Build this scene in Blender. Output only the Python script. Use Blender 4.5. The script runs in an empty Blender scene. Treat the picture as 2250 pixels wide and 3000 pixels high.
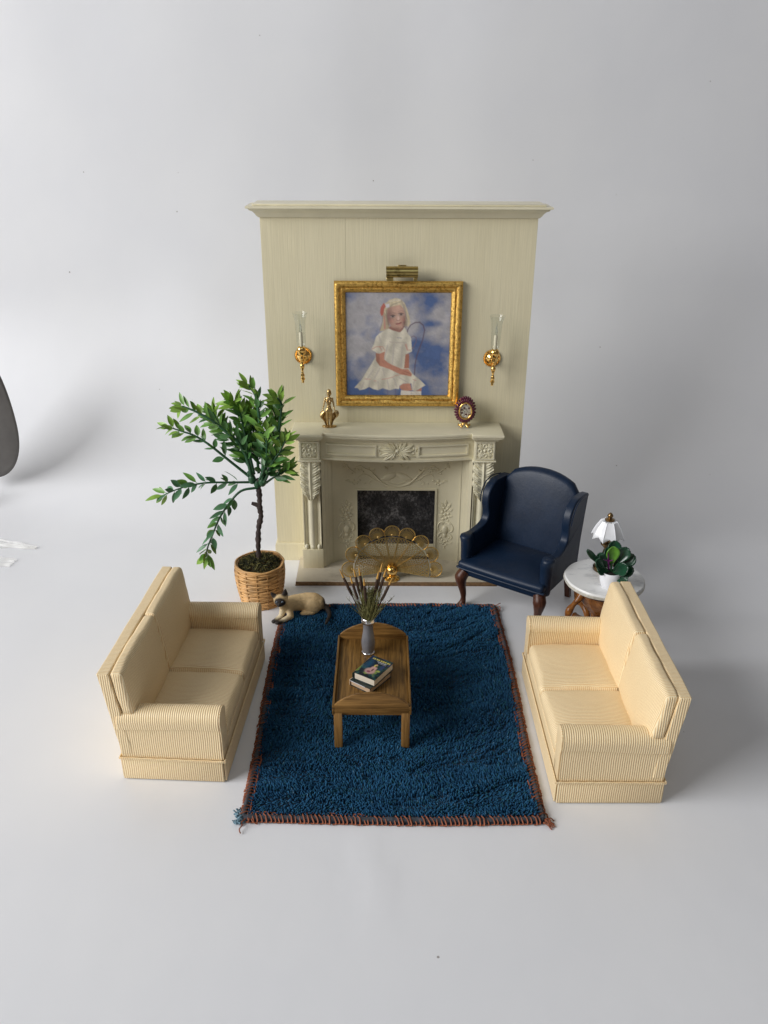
import bpy, bmesh, math, random
import numpy as np
from mathutils import Vector, Matrix, Euler, noise as mnoise

random.seed(7)
rng = np.random.default_rng(7)
PI = math.pi
SC = bpy.context.scene
COL = SC.collection

# ------------------------------------------------------------------ camera
PITCH, YAW, ROLL, CAMZ, FPX = .4360, .0029, .0043, 4.5618, 2458.0
cam = bpy.data.cameras.new("camera")
cam.sensor_fit = 'VERTICAL'
cam.sensor_height = 36.0
cam.lens = 36.0 * FPX / 3000.0
cam.clip_start = .05
cam.clip_end = 200
camo = bpy.data.objects.new("camera", cam)
COL.objects.link(camo)
_rt = Vector((math.cos(YAW), -math.sin(YAW), 0))
_fw = Vector((math.sin(YAW) * math.cos(PITCH), math.cos(YAW) * math.cos(PITCH), -math.sin(PITCH)))
_up = _rt.cross(_fw)
_r2 = _rt * math.cos(ROLL) + _up * math.sin(ROLL)
_u2 = -_rt * math.sin(ROLL) + _up * math.cos(ROLL)
_m = Matrix((_r2, _u2, -_fw)).transposed().to_4x4()
_m.translation = (0, 0, CAMZ)
camo.matrix_world = _m
SC.camera = camo

# ------------------------------------------------------------------ light
W = bpy.data.worlds.new("World")
SC.world = W
W.use_nodes = True
W.node_tree.nodes["Background"].inputs[0].default_value = (1.0, .88, .78, 1)
W.node_tree.nodes["Background"].inputs[1].default_value = .115


def area(name, loc, target, sx, sy, power, color):
    l = bpy.data.lights.new(name, 'AREA')
    l.shape = 'RECTANGLE'
    l.size, l.size_y = sx, sy
    l.energy = power
    l.color = color
    o = bpy.data.objects.new(name, l)
    COL.objects.link(o)
    o.location = loc
    d = Vector(target) - Vector(loc)
    o.rotation_euler = d.to_track_quat('-Z', 'Y').to_euler()
    return o


# a big window to the left, and an added cool fill overhead to lift up-facing surfaces
area("window_light", (-23.0, -3.0, 13.6), (1.5, 7.5, 1.2), 19, 16, 8900, (.995, .992, .992))
area("room_light", (1.6, .8, 10.5), (.3, 5.6, .2), 6, 5, 100, (.72, .87, 1.0))

SC.view_settings.view_transform = 'Standard'
SC.view_settings.look = 'None'
SC.view_settings.exposure = 0
SC.view_settings.gamma = 1
SC.view_settings.use_curve_mapping = False
SC.cycles.max_bounces = 10
SC.cycles.transparent_max_bounces = 16
SC.cycles.caustics_reflective = False
SC.cycles.caustics_refractive = False


# ------------------------------------------------------------------ materials
class NT:
    def __init__(s, name):
        s.m = bpy.data.materials.new(name)
        s.m.use_nodes = True
        s.t = s.m.node_tree
        s.b = s.t.nodes["Principled BSDF"]

    def n(s, kind, **kw):
        nd = s.t.nodes.new(kind)
        for k, v in kw.items():
            if k.startswith('i_'):
                key = k[2:].replace('_', ' ')
                nd.inputs[key].default_value = v
            else:
                setattr(nd, k, v)
        return nd

    def l(s, a, b):
        s.t.links.new(a, b)

    def coord(s, which='Object', scale=(1, 1, 1)):
        tc = s.n('ShaderNodeTexCoord')
        mp = s.n('ShaderNodeMapping')
        mp.inputs['Scale'].default_value = scale
        s.l(tc.outputs[which], mp.inputs['Vector'])
        return mp.outputs['Vector']

    def noise(s, vec, scale, detail=4, rough=.55):
        nd = s.n('ShaderNodeTexNoise')
        nd.inputs['Scale'].default_value = scale
        nd.inputs['Detail'].default_value = detail
        nd.inputs['Roughness'].default_value = rough
        s.l(vec, nd.inputs['Vector'])
        return nd.outputs['Fac']

    def ramp(s, fac, stops):
        nd = s.n('ShaderNodeValToRGB')
        r = nd.color_ramp
        while len(r.elements) < len(stops):
            r.elements.new(.5)
        for e, (p, c) in zip(r.elements, stops):
            e.position = p
            e.color = (*c, 1) if len(c) == 3 else c
        s.l(fac, nd.inputs['Fac'])
        return nd.outputs['Color']

    def bump(s, h, strength, dist=.01, normal=None):
        nd = s.n('ShaderNodeBump')
        nd.inputs['Strength'].default_value = strength
        nd.inputs['Distance'].default_value = dist
        s.l(h, nd.inputs['Height'])
        if normal is not None:
            s.l(normal, nd.inputs['Normal'])
        return nd.outputs['Normal']

    def math(s, op, a, b=None):
        nd = s.n('ShaderNodeMath', operation=op)
        for i, v in enumerate((a, b)):
            if v is None:
                continue
            if isinstance(v, (int, float)):
                nd.inputs[i].default_value = v
            else:
                s.l(v, nd.inputs[i])
        return nd.outputs[0]

    def set(s, **kw):
        for k, v in kw.items():
            key = k.replace('_', ' ')
            if hasattr(v, 'is_output'):
                s.l(v, s.b.inputs[key])
            else:
                s.b.inputs[key].default_value = v
        return s


def c4(c):
    return (*c, 1)


def simple(name, col, rough=.5, metal=0, var=.12, nscale=12, bump=0, bscale=60, spec=.5, coat=0):
    t = NT(name)
    v = t.coord()
    f = t.noise(v, nscale)
    lo = tuple(max(0, x * (1 - var)) for x in col)
    hi = tuple(min(1, x * (1 + var)) for x in col)
    t.set(Base_Color=t.ramp(f, [(.3, lo), (.7, hi)]), Roughness=rough, Metallic=metal)
    t.b.inputs['Specular IOR Level'].default_value = spec
    t.b.inputs['Coat Weight'].default_value = coat
    if bump:
        t.set(Normal=t.bump(t.noise(v, bscale, 5), bump, .01))
    return t.m


def m_paper():
    t = NT('backdrop_paper')
    v = t.coord()
    base = t.ramp(t.noise(v, .7, 3), [(.35, (.755, .764, .792)), (.65, (.780, .787, .808))])
    # scattered dust specks and small smudges
    vo = t.n('ShaderNodeTexVoronoi')
    vo.inputs['Scale'].default_value = 3.2
    vo.inputs['Randomness'].default_value = 1
    t.l(v, vo.inputs['Vector'])
    sizes = t.math('MULTIPLY', t.noise(v, 1.7, 2), .115)
    speck = t.math('LESS_THAN', vo.outputs['Distance'], t.math('SUBTRACT', sizes, .042))
    sm = t.ramp(t.noise(t.coord(scale=(1, 1.6, 1)), 5.5, 7, .7), [(.70, (0, 0, 0)), (.78, (1, 1, 1))])
    mx = t.n('ShaderNodeMix', data_type='RGBA')
    t.l(t.math('MULTIPLY', sm, .18), mx.inputs[0])
    t.l(base, mx.inputs[6])
    mx.inputs[7].default_value = (.45, .43, .42, 1)
    m2 = t.n('ShaderNodeMix', data_type='RGBA')
    t.l(t.math('MULTIPLY', speck, .72), m2.inputs[0])
    t.l(mx.outputs[2], m2.inputs[6])
    m2.inputs[7].default_value = (.20, .17, .15, 1)
    t.set(Base_Color=m2.outputs[2], Roughness=.42)
    t.b.inputs['Specular IOR Level'].default_value = .35
    t.set(Normal=t.bump(t.noise(v, 3.0, 3), .06, .05))
    return t.m


def m_brush(name, col):
    """cream emulsion brushed on vertically"""
    t = NT(name)
    vs = t.coord(scale=(1, 1, .025))
    f = t.noise(vs, 75, 4, .6)
    g = t.noise(t.coord(scale=(1, 1, .4)), 2.2, 3)
    d = tuple(x * .93 for x in col)
    h = tuple(min(1, x * 1.03) for x in col)
    ca = t.ramp(f, [(.3, d), (.65, h)])
    mx = t.n('ShaderNodeMix', data_type='RGBA', blend_type='MULTIPLY')
    mx.inputs[0].default_value = .5
    t.l(ca, mx.inputs[6])
    t.l(t.ramp(g, [(.3, (.9, .89, .85)), (.7, (1, 1, 1))]), mx.inputs[7])
    t.set(Base_Color=mx.outputs[2], Roughness=.5, Normal=t.bump(f, .24, .010))
    return t.m


def m_rib(name, sp, light, dark):
    """ribbed silk: the ribs follow the U coordinate written on each piece"""
    t = NT(name)
    tc = t.n('ShaderNodeTexCoord')
    sx = t.n('ShaderNodeSeparateXYZ')
    t.l(tc.outputs['UV'], sx.inputs[0])
    wob = t.math('MULTIPLY', t.noise(t.coord(), 7, 3), .012)
    w = t.math('SINE', t.math('MULTIPLY', t.math('ADD', sx.outputs[0], wob), 2 * PI / sp))
    w01 = t.math('ADD', t.math('MULTIPLY', w, .5), .5)
    col = t.ramp(w01, [(.12, dark), (.62, light)])
    fib = t.noise(t.coord(scale=(1, 1, 1)), 90, 4, .7)
    mx = t.n('ShaderNodeMix', data_type='RGBA', blend_type='MULTIPLY')
    mx.inputs[0].default_value = .55
    t.l(col, mx.inputs[6])
    t.l(t.ramp(fib, [(.3, (.84, .80, .73)), (.6, (1, 1, 1))]), mx.inputs[7])
    t.set(Base_Color=mx.outputs[2], Roughness=.48, Normal=t.bump(w01, .55, .006))
    t.b.inputs['Specular IOR Level'].default_value = .45
    t.b.inputs['Sheen Weight'].default_value = .05
    return t.m


def m_wood(name, dark, light, axis=1, scale=26, rough=.42, stretch=.045):
    t = NT(name)
    sc = [1, 1, 1]
    sc[axis] = stretch
    v = t.coord(scale=tuple(sc))
    f = t.noise(v, scale, 5, .65)
    g = t.noise(v, scale * 4, 4, .6)
    mixf = t.math('ADD', t.math('MULTIPLY', f, .65), t.math('MULTIPLY', g, .35))
    t.set(Base_Color=t.ramp(mixf, [(.36, dark), (.62, light)]), Roughness=rough, Normal=t.bump(mixf, .25, .006))
    t.b.inputs['Specular IOR Level'].default_value = .3
    return t.m


def m_attr(name, rough=.5, attr='col', bump=0, bscale=40, spec=.4, stretch=(1, 1, 1)):
    t = NT(name)
    a = t.n('ShaderNodeVertexColor', layer_name=attr)
    t.set(Base_Color=a.outputs[0], Roughness=rough)
    t.b.inputs['Specular IOR Level'].default_value = spec
    if bump:
        t.set(Normal=t.bump(t.noise(t.coord(scale=stretch), bscale, 4), bump, .01))
    return t.m


def m_gold(name, col, rough, bump=.0, bscale=30, dirt=None):
    t = NT(name)
    v = t.coord()
    f = t.noise(v, bscale, 5, .65)
    d = dirt or tuple(x * .45 for x in col)
    t.set(Base_Color=t.ramp(f, [(.36, d), (.52, col)]), Metallic=1.0, Roughness=rough)
    if bump:
        t.set(Normal=t.bump(f, bump, .012))
    return t.m


def m_glass(name):
    t = NT(name)
    out = t.t.nodes['Material Output']
    tr = t.n('ShaderNodeBsdfTransparent')
    tr.inputs[0].default_value = (.93, .95, .95, 1)
    gl = t.n('ShaderNodeBsdfGlossy')
    gl.inputs['Roughness'].default_value = .03
    lw = t.n('ShaderNodeLayerWeight')
    lw.inputs[0].default_value = .5
    f = t.math('ADD', t.math('MULTIPLY', t.math('POWER', lw.outputs['Facing'], 3.0), .55), .035)
    mx = t.n('ShaderNodeMixShader')
    t.l(f, mx.inputs[0])
    t.l(tr.outputs[0], mx.inputs[1])
    t.l(gl.outputs[0], mx.inputs[2])
    t.l(mx.outputs[0], out.inputs['Surface'])
    return t.m


def m_marble(name, base, vein, scale=3.0):
    t = NT(name)
    v = t.coord()
    n1 = t.noise(v, scale, 7, .6)
    n2 = t.noise(t.coord(scale=(1, 2.2, 1)), scale * 2.2, 6, .7)
    f = t.math('ADD', t.math('MULTIPLY', n1, .5), t.math('MULTIPLY', n2, .5))
    t.set(Base_Color=t.ramp(f, [(.34, vein), (.43, tuple(.45 * a + .55 * b for a, b in zip(vein, base))), (.5, base)]), Roughness=.3)
    return t.m


def m_firebox():
    t = NT('sooty_firebox')
    v = t.coord(scale=(1, 1, .8))
    f = t.noise(v, 6, 8, .75)
    g = t.noise(v, 34, 5, .7)
    h = t.math('ADD', t.math('MULTIPLY', f, .6), t.math('MULTIPLY', g, .4))
    t.set(Base_Color=t.ramp(h, [(.44, (.006, .006, .008)), (.52, (.045, .043, .045)), (.60, (.20, .19, .19))]), Roughness=.75)
    return t.m


def m_leather():
    t = NT('navy_leather')
    v = t.coord()
    n = t.noise(v, 5, 5, .6)
    grain = t.noise(v, 70, 4, .6)
    crease = t.noise(t.coord(scale=(1, 1, .45)), 9, 6, .72)
    scuff = t.ramp(t.noise(v, 16, 7, .75), [(.66, (0, 0, 0)), (.74, (1, 1, 1))])
    base = t.ramp(n, [(.3, (.0036, .0125, .0330)), (.7, (.0060, .0185, .0470))])
    mx = t.n('ShaderNodeMix', data_type='RGBA')
    t.l(t.math('MULTIPLY', scuff, .35), mx.inputs[0])
    t.l(base, mx.inputs[6])
    mx.inputs[7].default_value = (.035, .042, .055, 1)
    b1 = t.bump(crease, .11, .03)
    b2 = t.bump(grain, .12, .006, b1)
    t.set(Base_Color=mx.outputs[2], Normal=b2, Roughness=t.math('ADD', t.math('MULTIPLY', n, .22), .32))
    t.b.inputs['Specular IOR Level'].default_value = .36
    return t.m


CREAM = (.70, .655, .50)
M = {}
M['paper'] = m_paper()
M['wallpaint'] = m_brush('cream_brushed_paint', (.74, .672, .468))
M['cream'] = simple('cream_gloss_paint', (.75, .695, .51), .38, var=.05, nscale=5, bump=.05, bscale=50)
M['plaster'] = simple('cream_plaster', (.75, .70, .52), .5, var=.05, nscale=6, bump=.06, bscale=70)
M['surround'] = simple('surround_plaster', (.68, .62, .44), .5, var=.05, nscale=4, bump=.05, bscale=60)
M['firebox'] = m_firebox()
M['hearth'] = m_marble('hearth_marble_paper', (.64, .575, .46), (.46, .40, .31), 2.2)
M['card'] = simple('brown_card_edge', (.20, .115, .05), .7, var=.3, nscale=30)
M['gilt'] = m_gold('gilt_frame', (.86, .55, .15), .34, .6, 40, (.48, .26, .06))
M['gold'] = m_gold('polished_gold', (.93, .60, .20), .15, 0, 8, (.80, .48, .14))
M['brass'] = m_gold('antique_brass', (.48, .36, .13), .30, .1, 14, (.26, .19, .07))
M['screen'] = m_gold('screen_brass', (.86, .60, .22), .38, 0, 10, (.68, .45, .16))
M['dkbrass'] = m_gold('dark_brass', (.26, .17, .08), .28, 0, 10, (.12, .08, .04))
M['bronze'] = m_gold('figurine_bronze', (.60, .42, .19), .32, .1, 30, (.38, .25, .11))
M['silver'] = m_gold('pewter_silver', (.72, .70, .72), .22, 0, 12, (.45, .43, .45))
M['glass'] = m_glass('clear_glass')
M['candle'] = simple('ivory_candle', (.72, .64, .46), .45, var=.05)
M['rib'] = m_rib('cream_ribbed_silk', .0162, (.98, .825, .54), (.80, .56, .29))
M['leather'] = m_leather()
M['mahog'] = m_wood('mahogany', (.035, .012, .008), (.11, .04, .022), 2, 14, .35)
M['oakY'] = m_wood('oak_along', (.068, .032, .007), (.265, .140, .036), 1, 30, .42)
M['oakX'] = m_wood('oak_across', (.105, .050, .012), (.33, .175, .050), 0, 24, .42)
M['oakZ'] = m_wood('oak_upright', (.17, .084, .022), (.39, .21, .066), 2, 30, .42)
M['walnut'] = m_wood('varnished_walnut', (.13, .042, .010), (.36, .145, .035), 0, 9, .2, .3)
M['marble'] = m_marble('white_marble', (.78, .78, .77), (.36, .37, .39), 2.6)
M['marblerim'] = simple('marble_rim', (.55, .53, .47), .6, var=.25, nscale=25, bump=.3, bscale=40)
M['milk'] = simple('milk_glass', (.86, .87, .90), .22, var=.03, coat=.3)
M['pot'] = simple('white_china', (.85, .86, .90), .28, var=.03, coat=.2)
M['soil'] = simple('dark_soil', (.02, .016, .012), .95, var=.5, nscale=60, bump=.5)
M['jade'] = simple('jade_leaf', (.012, .052, .026), .2, var=.35, nscale=12, spec=.6)
M['jadelime'] = simple('lime_leaf', (.10, .26, .03), .25, var=.3, nscale=12)
M['purple'] = simple('purple_stem', (.12, .012, .11), .35, var=.3)
M['leafdark'] = simple('leaf_dark', (.066, .185, .050), .38, var=.35, nscale=9)
M['leafmid'] = simple('leaf_mid', (.135, .30, .048), .38, var=.35, nscale=9)
M['leaflime'] = simple('leaf_lime', (.23, .40, .06), .38, var=.35, nscale=9)
M['leafblue'] = simple('leaf_blue_green', (.085, .215, .10), .36, var=.3, nscale=9)
M['stem'] = simple('green_stem', (.022, .085, .035), .4, var=.3)
M['bark'] = simple('dark_bark', (.055, .038, .034), .75, var=.5, nscale=22, bump=.6, bscale=35)
M['cane'] = simple('woven_cane', (.58, .33, .125), .5, var=.32, nscale=9, bump=.25, bscale=50)
M['stake'] = simple('cane_stake', (.40, .21, .07), .55, var=.3, nscale=14, bump=.2)
M['moss'] = simple('moss', (.13, .115, .032), .85, var=.6, nscale=24)
M['mossd'] = simple('moss_dark', (.030, .032, .012), .9, var=.6, nscale=24)
M['pile'] = m_attr('rug_wool', .85, spec=.15)
M['rugbase'] = simple('rug_backing', (.012, .028, .050), .9, var=.4, nscale=30)
M['stitch'] = simple('rust_yarn', (.27, .080, .034), .75, var=.4, nscale=30, bump=.3, bscale=120)
M['edge'] = simple('rug_edge_wool', (.045, .050, .062), .9, var=.6, nscale=30, bump=.5, bscale=60)
M['fray'] = simple('frayed_pale_blue_yarn', (.15, .25, .31), .85, var=.5, nscale=20)
M['vase'] = simple('grey_ceramic', (.17, .17, .185), .3, var=.15, nscale=10, coat=.2)
M['cattail'] = simple('cattail_brown', (.050, .026, .014), .8, var=.4, nscale=40, bump=.3)
M['straw'] = simple('straw_tip', (.55, .30, .06), .6, var=.25)
M['grassy'] = simple('dried_green_grass', (.17, .165, .055), .75, var=.5, nscale=30)
M['page'] = m_wood('book_pages', (.62, .54, .42), (.80, .74, .64), 0, 40, .8, .02)
M['pagetan'] = m_wood('tan_pages', (.48, .34, .22), (.62, .47, .33), 0, 40, .8, .02)
M['cover'] = m_attr('printed_cover', .3, spec=.5)
M['darkcover'] = simple('dark_green_cover', (.010, .022, .020), .3, var=.4)
M['whitecard'] = simple('white_endpaper', (.74, .74, .77), .6, var=.04)
M['canvas'] = m_attr('painted_canvas', .45, bump=.15, bscale=90)
M['catfur'] = m_attr('painted_cat', .55, bump=.9, bscale=46, stretch=(.5, 1.2, 1.6), spec=.3)
M['eye'] = simple('pale_blue_eye', (.35, .46, .58), .1, var=.05)
M['black'] = simple('black', (.006, .006, .007), .2, var=.1)
M['garnet'] = simple('garnet_petals', (.10, .010, .030), .45, var=.5, nscale=30)
M['gem'] = simple('garnet_gem', (.08, .004, .012), .1, var=.2)
M['crystal'] = m_gold('crystal_glitter', (.72, .70, .62), .3, .8, 90, (.30, .28, .24))
M['greyshell'] = simple('grey_moulded_shell', (.13, .122, .115), .6, var=.12, nscale=5, bump=.25, bscale=12)
M['tape'] = None


def m_tape():
    t = NT('clear_tape')
    t.set(Base_Color=(.86, .86, .84, 1), Roughness=.25)
    t.b.inputs['Alpha'].default_value = .42
    t.set(Normal=t.bump(t.noise(t.coord(scale=(.3, 1, 1)), 16, 4), .6, .03))
    return t.m


M['tape'] = m_tape()


# ------------------------------------------------------------------ mesh helpers
def prep(me, smooth, recalc=True):
    if recalc:
        bm = bmesh.new()
        bm.from_mesh(me)
        bmesh.ops.recalc_face_normals(bm, faces=bm.faces)
        bm.to_mesh(me)
        bm.free()
    if smooth is not None:
        me.polygons.foreach_set('use_smooth', [True] * len(me.polygons))
        if smooth < 179:
            me.set_sharp_from_angle(angle=math.radians(smooth))
    me.update()


def link(name, me, mat, parent=None, loc=None):
    o = bpy.data.objects.new(name, me)
    if me is not None and mat is not None and not me.materials:
        me.materials.append(M[mat] if isinstance(mat, str) else mat)
    COL.objects.link(o)
    if parent:
        o.parent = parent
    if loc:
        o.location = loc
    return o


class MB:
    def __init__(s):
        s.v, s.f = [], []

    def add(s, vs, fs):
        o = len(s.v)
        s.v += [tuple(p) for p in vs]
        s.f += [tuple(i + o for i in f) for f in fs]
        return s

    def box(s, x0, x1, y0, y1, z0, z1):
        vs = [(x, y, z) for z in (z0, z1) for y in (y0, y1) for x in (x0, x1)]
        return s.add(vs, [(0, 2, 3, 1), (4, 5, 7, 6), (0, 1, 5, 4), (2, 6, 7, 3), (0, 4, 6, 2), (1, 3, 7, 5)])

    def bbox(s, x0, x1, y0, y1, z0, z1, r=.006, seg=2, deform=None):
        bm = bmesh.new()
        bmesh.ops.create_cube(bm, size=1)
        for v in bm.verts:
            v.co = Vector((x0 + (v.co.x + .5) * (x1 - x0), y0 + (v.co.y + .5) * (y1 - y0), z0 + (v.co.z + .5) * (z1 - z0)))
        bmesh.ops.bevel(bm, geom=bm.edges[:], offset=r, segments=seg, affect='EDGES', profile=.5)
        s.addbm(bm, deform)
        return s

    def addbm(s, bm, deform=None):
        bm.verts.index_update()
        vs = [deform(v.co) if deform else v.co[:] for v in bm.verts]
        s.add(vs, [[v.index for v in f.verts] for f in bm.faces])
        bm.free()

    def poly(s, pts, depth, plane='xz', at=0., r=0., seg=3, deform=None):
        """a slab: outline pts in a plane, thickness `depth` from `at`"""
        bm = bmesh.new()
        f = bm.faces.new([bm.verts.new((p[0], p[1], 0)) for p in pts])
        ex = bmesh.ops.extrude_face_region(bm, geom=[f])
        for g in ex['geom']:
            if isinstance(g, bmesh.types.BMVert):
                g.co.z += depth
        bmesh.ops.recalc_face_normals(bm, faces=bm.faces)
        if r:
            ed = [e for e in bm.edges if abs(e.verts[0].co.z - e.verts[1].co.z) < 1e-6]
            bmesh.ops.bevel(bm, geom=ed, offset=r, segments=seg, affect='EDGES', profile=.5, clamp_overlap=True)

        def tr(c):
            a, b, d = c.x, c.y, c.z + at
            p = (a, d, b) if plane == 'xz' else (d, a, b) if plane == 'yz' else (a, b, d)
            return deform(Vector(p)) if deform else p
        s.addbm(bm, tr)
        return s

    def tube(s, pts, r, n=8, cap=True, flat=None):
        pts = [Vector(p) for p in pts]
        k = len(pts)
        rs = r if isinstance(r, (list, tuple)) else [r] * k
        rings = []
        ref = None
        for i, p in enumerate(pts):
            t = (pts[min(i + 1, k - 1)] - pts[max(i - 1, 0)])
            t = t.normalized() if t.length > 1e-9 else Vector((0, 0, 1))
            if ref is None:
                ref = Vector((0, 0, 1)) if abs(t.z) < .9 else Vector((1, 0, 0))
            a = (ref - t * ref.dot(t))
            a = a.normalized() if a.length > 1e-6 else t.orthogonal().normalized()
            b = t.cross(a)
            ref = a
            fl = flat or 1.
            rings.append([p + a * (rs[i] * math.cos(2 * PI * j / n)) + b * (rs[i] * fl * math.sin(2 * PI * j / n)) for j in range(n)])
        vs = [q for ring in rings for q in ring]
        fs = [(i * n + j, i * n + (j + 1) % n, (i + 1) * n + (j + 1) % n, (i + 1) * n + j) for i in range(k - 1) for j in range(n)]
        if cap:
            fs += [tuple(range(n))[::-1], tuple((k - 1) * n + j for j in range(n))]
        return s.add(vs, fs)

    def ring(s, pts, r, n=6):
        """closed tube"""
        pts = [Vector(p) for p in pts]
        k = len(pts)
        nrm = Vector((0, 0, 0))
        for i in range(k):
            nrm += pts[i].cross(pts[(i + 1) % k])
        nrm.normalize()
        vs, fs = [], []
        for i in range(k):
            t = (pts[(i + 1) % k] - pts[i - 1]).normalized()
            a = nrm
            b = t.cross(a)
            b = b.normalized() if b.length > 1e-6 else t.orthogonal()
            vs += [pts[i] + a * (r * math.cos(2 * PI * j / n)) + b * (r * math.sin(2 * PI * j / n)) for j in range(n)]
        for i in range(k):
            for j in range(n):
                i2 = (i + 1) % k
                fs.append((i * n + j, i * n + (j + 1) % n, i2 * n + (j + 1) % n, i2 * n + j))
        return s.add(vs, fs)

    def lathe(s, prof, n=24, c=(0, 0, 0), M3=None, mod=None):
        vs, fs = [], []
        k = len(prof)
        for r, z in prof:
            for j in range(n):
                a = 2 * PI * j / n
                rr = r * (mod(a, z) if mod else 1)
                p = Vector((rr * math.cos(a), rr * math.sin(a), z))
                if M3 is not None:
                    p = M3 @ p
                vs.append(p + Vector(c))
        fs = [(i * n + j, i * n + (j + 1) % n, (i + 1) * n + (j + 1) % n, (i + 1) * n + j) for i in range(k - 1) for j in range(n)]
        fs += [tuple(range(n))[::-1], tuple((k - 1) * n + j for j in range(n))]
        return s.add(vs, fs)

    def ell(s, c, r, R=None, n=10, m=7):
        vs, fs = [], []
        c = Vector(c)
        for i in range(m + 1):
            ph = PI * i / m
            for j in range(n):
                a = 2 * PI * j / n
                p = Vector((r[0] * math.sin(ph) * math.cos(a), r[1] * math.sin(ph) * math.sin(a), r[2] * math.cos(ph)))
                vs.append(c + (R @ p if R is not None else p))
        for i in range(m):
            for j in range(n):
                fs.append((i * n + j, (i + 1) * n + j, (i + 1) * n + (j + 1) % n, i * n + (j + 1) % n))
        return s.add(vs, fs)

    def cap(s, a, b, ra, rb, k=6, n=10):
        """chain of balls from a to b, for shapes that are fused afterwards"""
        a, b = Vector(a), Vector(b)
        for i in range(k):
            t = i / (k - 1)
            r = ra + (rb - ra) * t
            s.ell(a.lerp(b, t), (r, r, r), n=n, m=6)
        return s

    def grid(s, fn, nu, nv):
        vs = [fn(i / nu, j / nv) for i in range(nu + 1) for j in range(nv + 1)]
        fs = [(i * (nv + 1) + j, (i + 1) * (nv + 1) + j, (i + 1) * (nv + 1) + j + 1, i * (nv + 1) + j + 1) for i in range(nu) for j in range(nv)]
        return s.add(vs, fs)

    def mesh(s, name, smooth=40, recalc=True, weld=True):
        me = bpy.data.meshes.new(name)
        me.from_pydata([tuple(v) for v in s.v], [], s.f)
        if weld:
            bm = bmesh.new()
            bm.from_mesh(me)
            bmesh.ops.remove_doubles(bm, verts=bm.verts, dist=1e-5)
            bm.to_mesh(me)
            bm.free()
        prep(me, smooth, recalc)
        return me

    def build(s, name, mat, parent=None, smooth=40, recalc=True, loc=None):
        return link(name, s.mesh(name, smooth, recalc), mat, parent, loc)


def softbox(x0, x1, y0, y1, z0, z1, r=.03, n=10, bulge=(0, 0, 0, 0, 0, 0), deform=None, seg=4, wob=0., seed=0.):
    """upholstered block: rounded edges, each face may swell (-x,+x,-y,+y,-z,+z)"""
    c = Vector(((x0 + x1) / 2, (y0 + y1) / 2, (z0 + z1) / 2))
    h = Vector(((x1 - x0) / 2, (y1 - y0) / 2, (z1 - z0) / 2))
    r = min(r, h.x * .99, h.y * .99, h.z * .99)

    def coords(a):
        e = [-a + r * (1 - math.cos(PI / 2 * i / seg)) * .999 for i in range(seg)]
        e = [-a + r * i / seg for i in range(seg)]
        mid = [-a + r + (2 * a - 2 * r) * i / n for i in range(n + 1)]
        return e + mid + [-q for q in e[::-1]]
    mb = MB()
    ax = [coords(h.x), coords(h.y), coords(h.z)]
    for d in range(3):
        a, b = (d + 1) % 3, (d + 2) % 3
        for sgn in (-1, 1):
            A, B = ax[a], ax[b]
            vs = []
            for p in A:
                for q in B:
                    P = [0, 0, 0]
                    P[a], P[b], P[d] = p, q, sgn * h[d]
                    P = Vector(P)
                    Q = Vector([max(-h[i] + r, min(h[i] - r, P[i])) for i in range(3)])
                    D = P - Q
                    P = Q + D.normalized() * r if D.length > 1e-9 else P
                    for i in range(3):
                        j, k = (i + 1) % 3, (i + 2) % 3
                        amt = bulge[2 * i + (1 if P[i] > 0 else 0)]
                        if amt:
                            fa = max(0, 1 - (P[j] / h[j]) ** 2) * max(0, 1 - (P[k] / h[k]) ** 2)
                            P[i] += math.copysign(amt * fa ** .7 * abs(P[i]) / h[i], P[i])
                    P = P + c
                    if wob:
                        P = P + mnoise.noise_vector(P * 4.5 + Vector((seed, seed * .7, 0))) * wob + mnoise.noise_vector(P * 13 + Vector((seed, 3, 1))) * wob * .35
                    vs.append(deform(P) if deform else P)
            nb = len(B)
            mb.add(vs, [(i * nb + j, (i + 1) * nb + j, (i + 1) * nb + j + 1, i * nb + j + 1) for i in range(len(A) - 1) for j in range(nb - 1)])
    return mb


def ribuv(me, mode='auto'):
    """U = the coordinate across the ribs"""
    uv = me.uv_layers.new(name='UVMap')
    co = [v.co for v in me.vertices]
    for p in me.polygons:
        n = p.normal
        for li in p.loop_indices:
            c = co[me.loops[li].vertex_index]
            if mode == 'x' or (mode == 'auto' and abs(n.y) > .72):
                u = c.x
            else:
                u = c.y
            uv.data[li].uv = (u, c.z)


def fuse(mb, name, voxel, smooth_it=2):
    """melt overlapping volumes into one continuous surface"""
    me = mb.mesh(name + '_src', 180, True, False)
    o = bpy.data.objects.new(name, me)
    COL.objects.link(o)
    md = o.modifiers.new('r', 'REMESH')
    md.mode = 'VOXEL'
    md.voxel_size = voxel
    if smooth_it:
        sm = o.modifiers.new('s', 'SMOOTH')
        sm.iterations = smooth_it
        sm.factor = .5
    dg = bpy.context.evaluated_depsgraph_get()
    out = bpy.data.meshes.new_from_object(o.evaluated_get(dg))
    bpy.data.objects.remove(o)
    bpy.data.meshes.remove(me)
    out.polygons.foreach_set('use_smooth', [True] * len(out.polygons))
    out.name = name
    return out


def paint(me, fn):
    a = me.color_attributes.new('col', 'FLOAT_COLOR', 'POINT')
    n = len(me.vertices)
    co = np.empty(n * 3)
    me.vertices.foreach_get('co', co)
    out = fn(co.reshape(-1, 3))
    a.data.foreach_set('color', np.c_[out, np.ones(n)].astype(np.float32).ravel())


def thing(name, label, cat, loc=(0, 0, 0), rz=0, group=None):
    o = bpy.data.objects.new(name, None)
    o.empty_display_size = .1
    COL.objects.link(o)
    o.location = loc
    o.rotation_euler = (0, 0, rz)
    return tag(o, label, cat, group)


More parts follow.
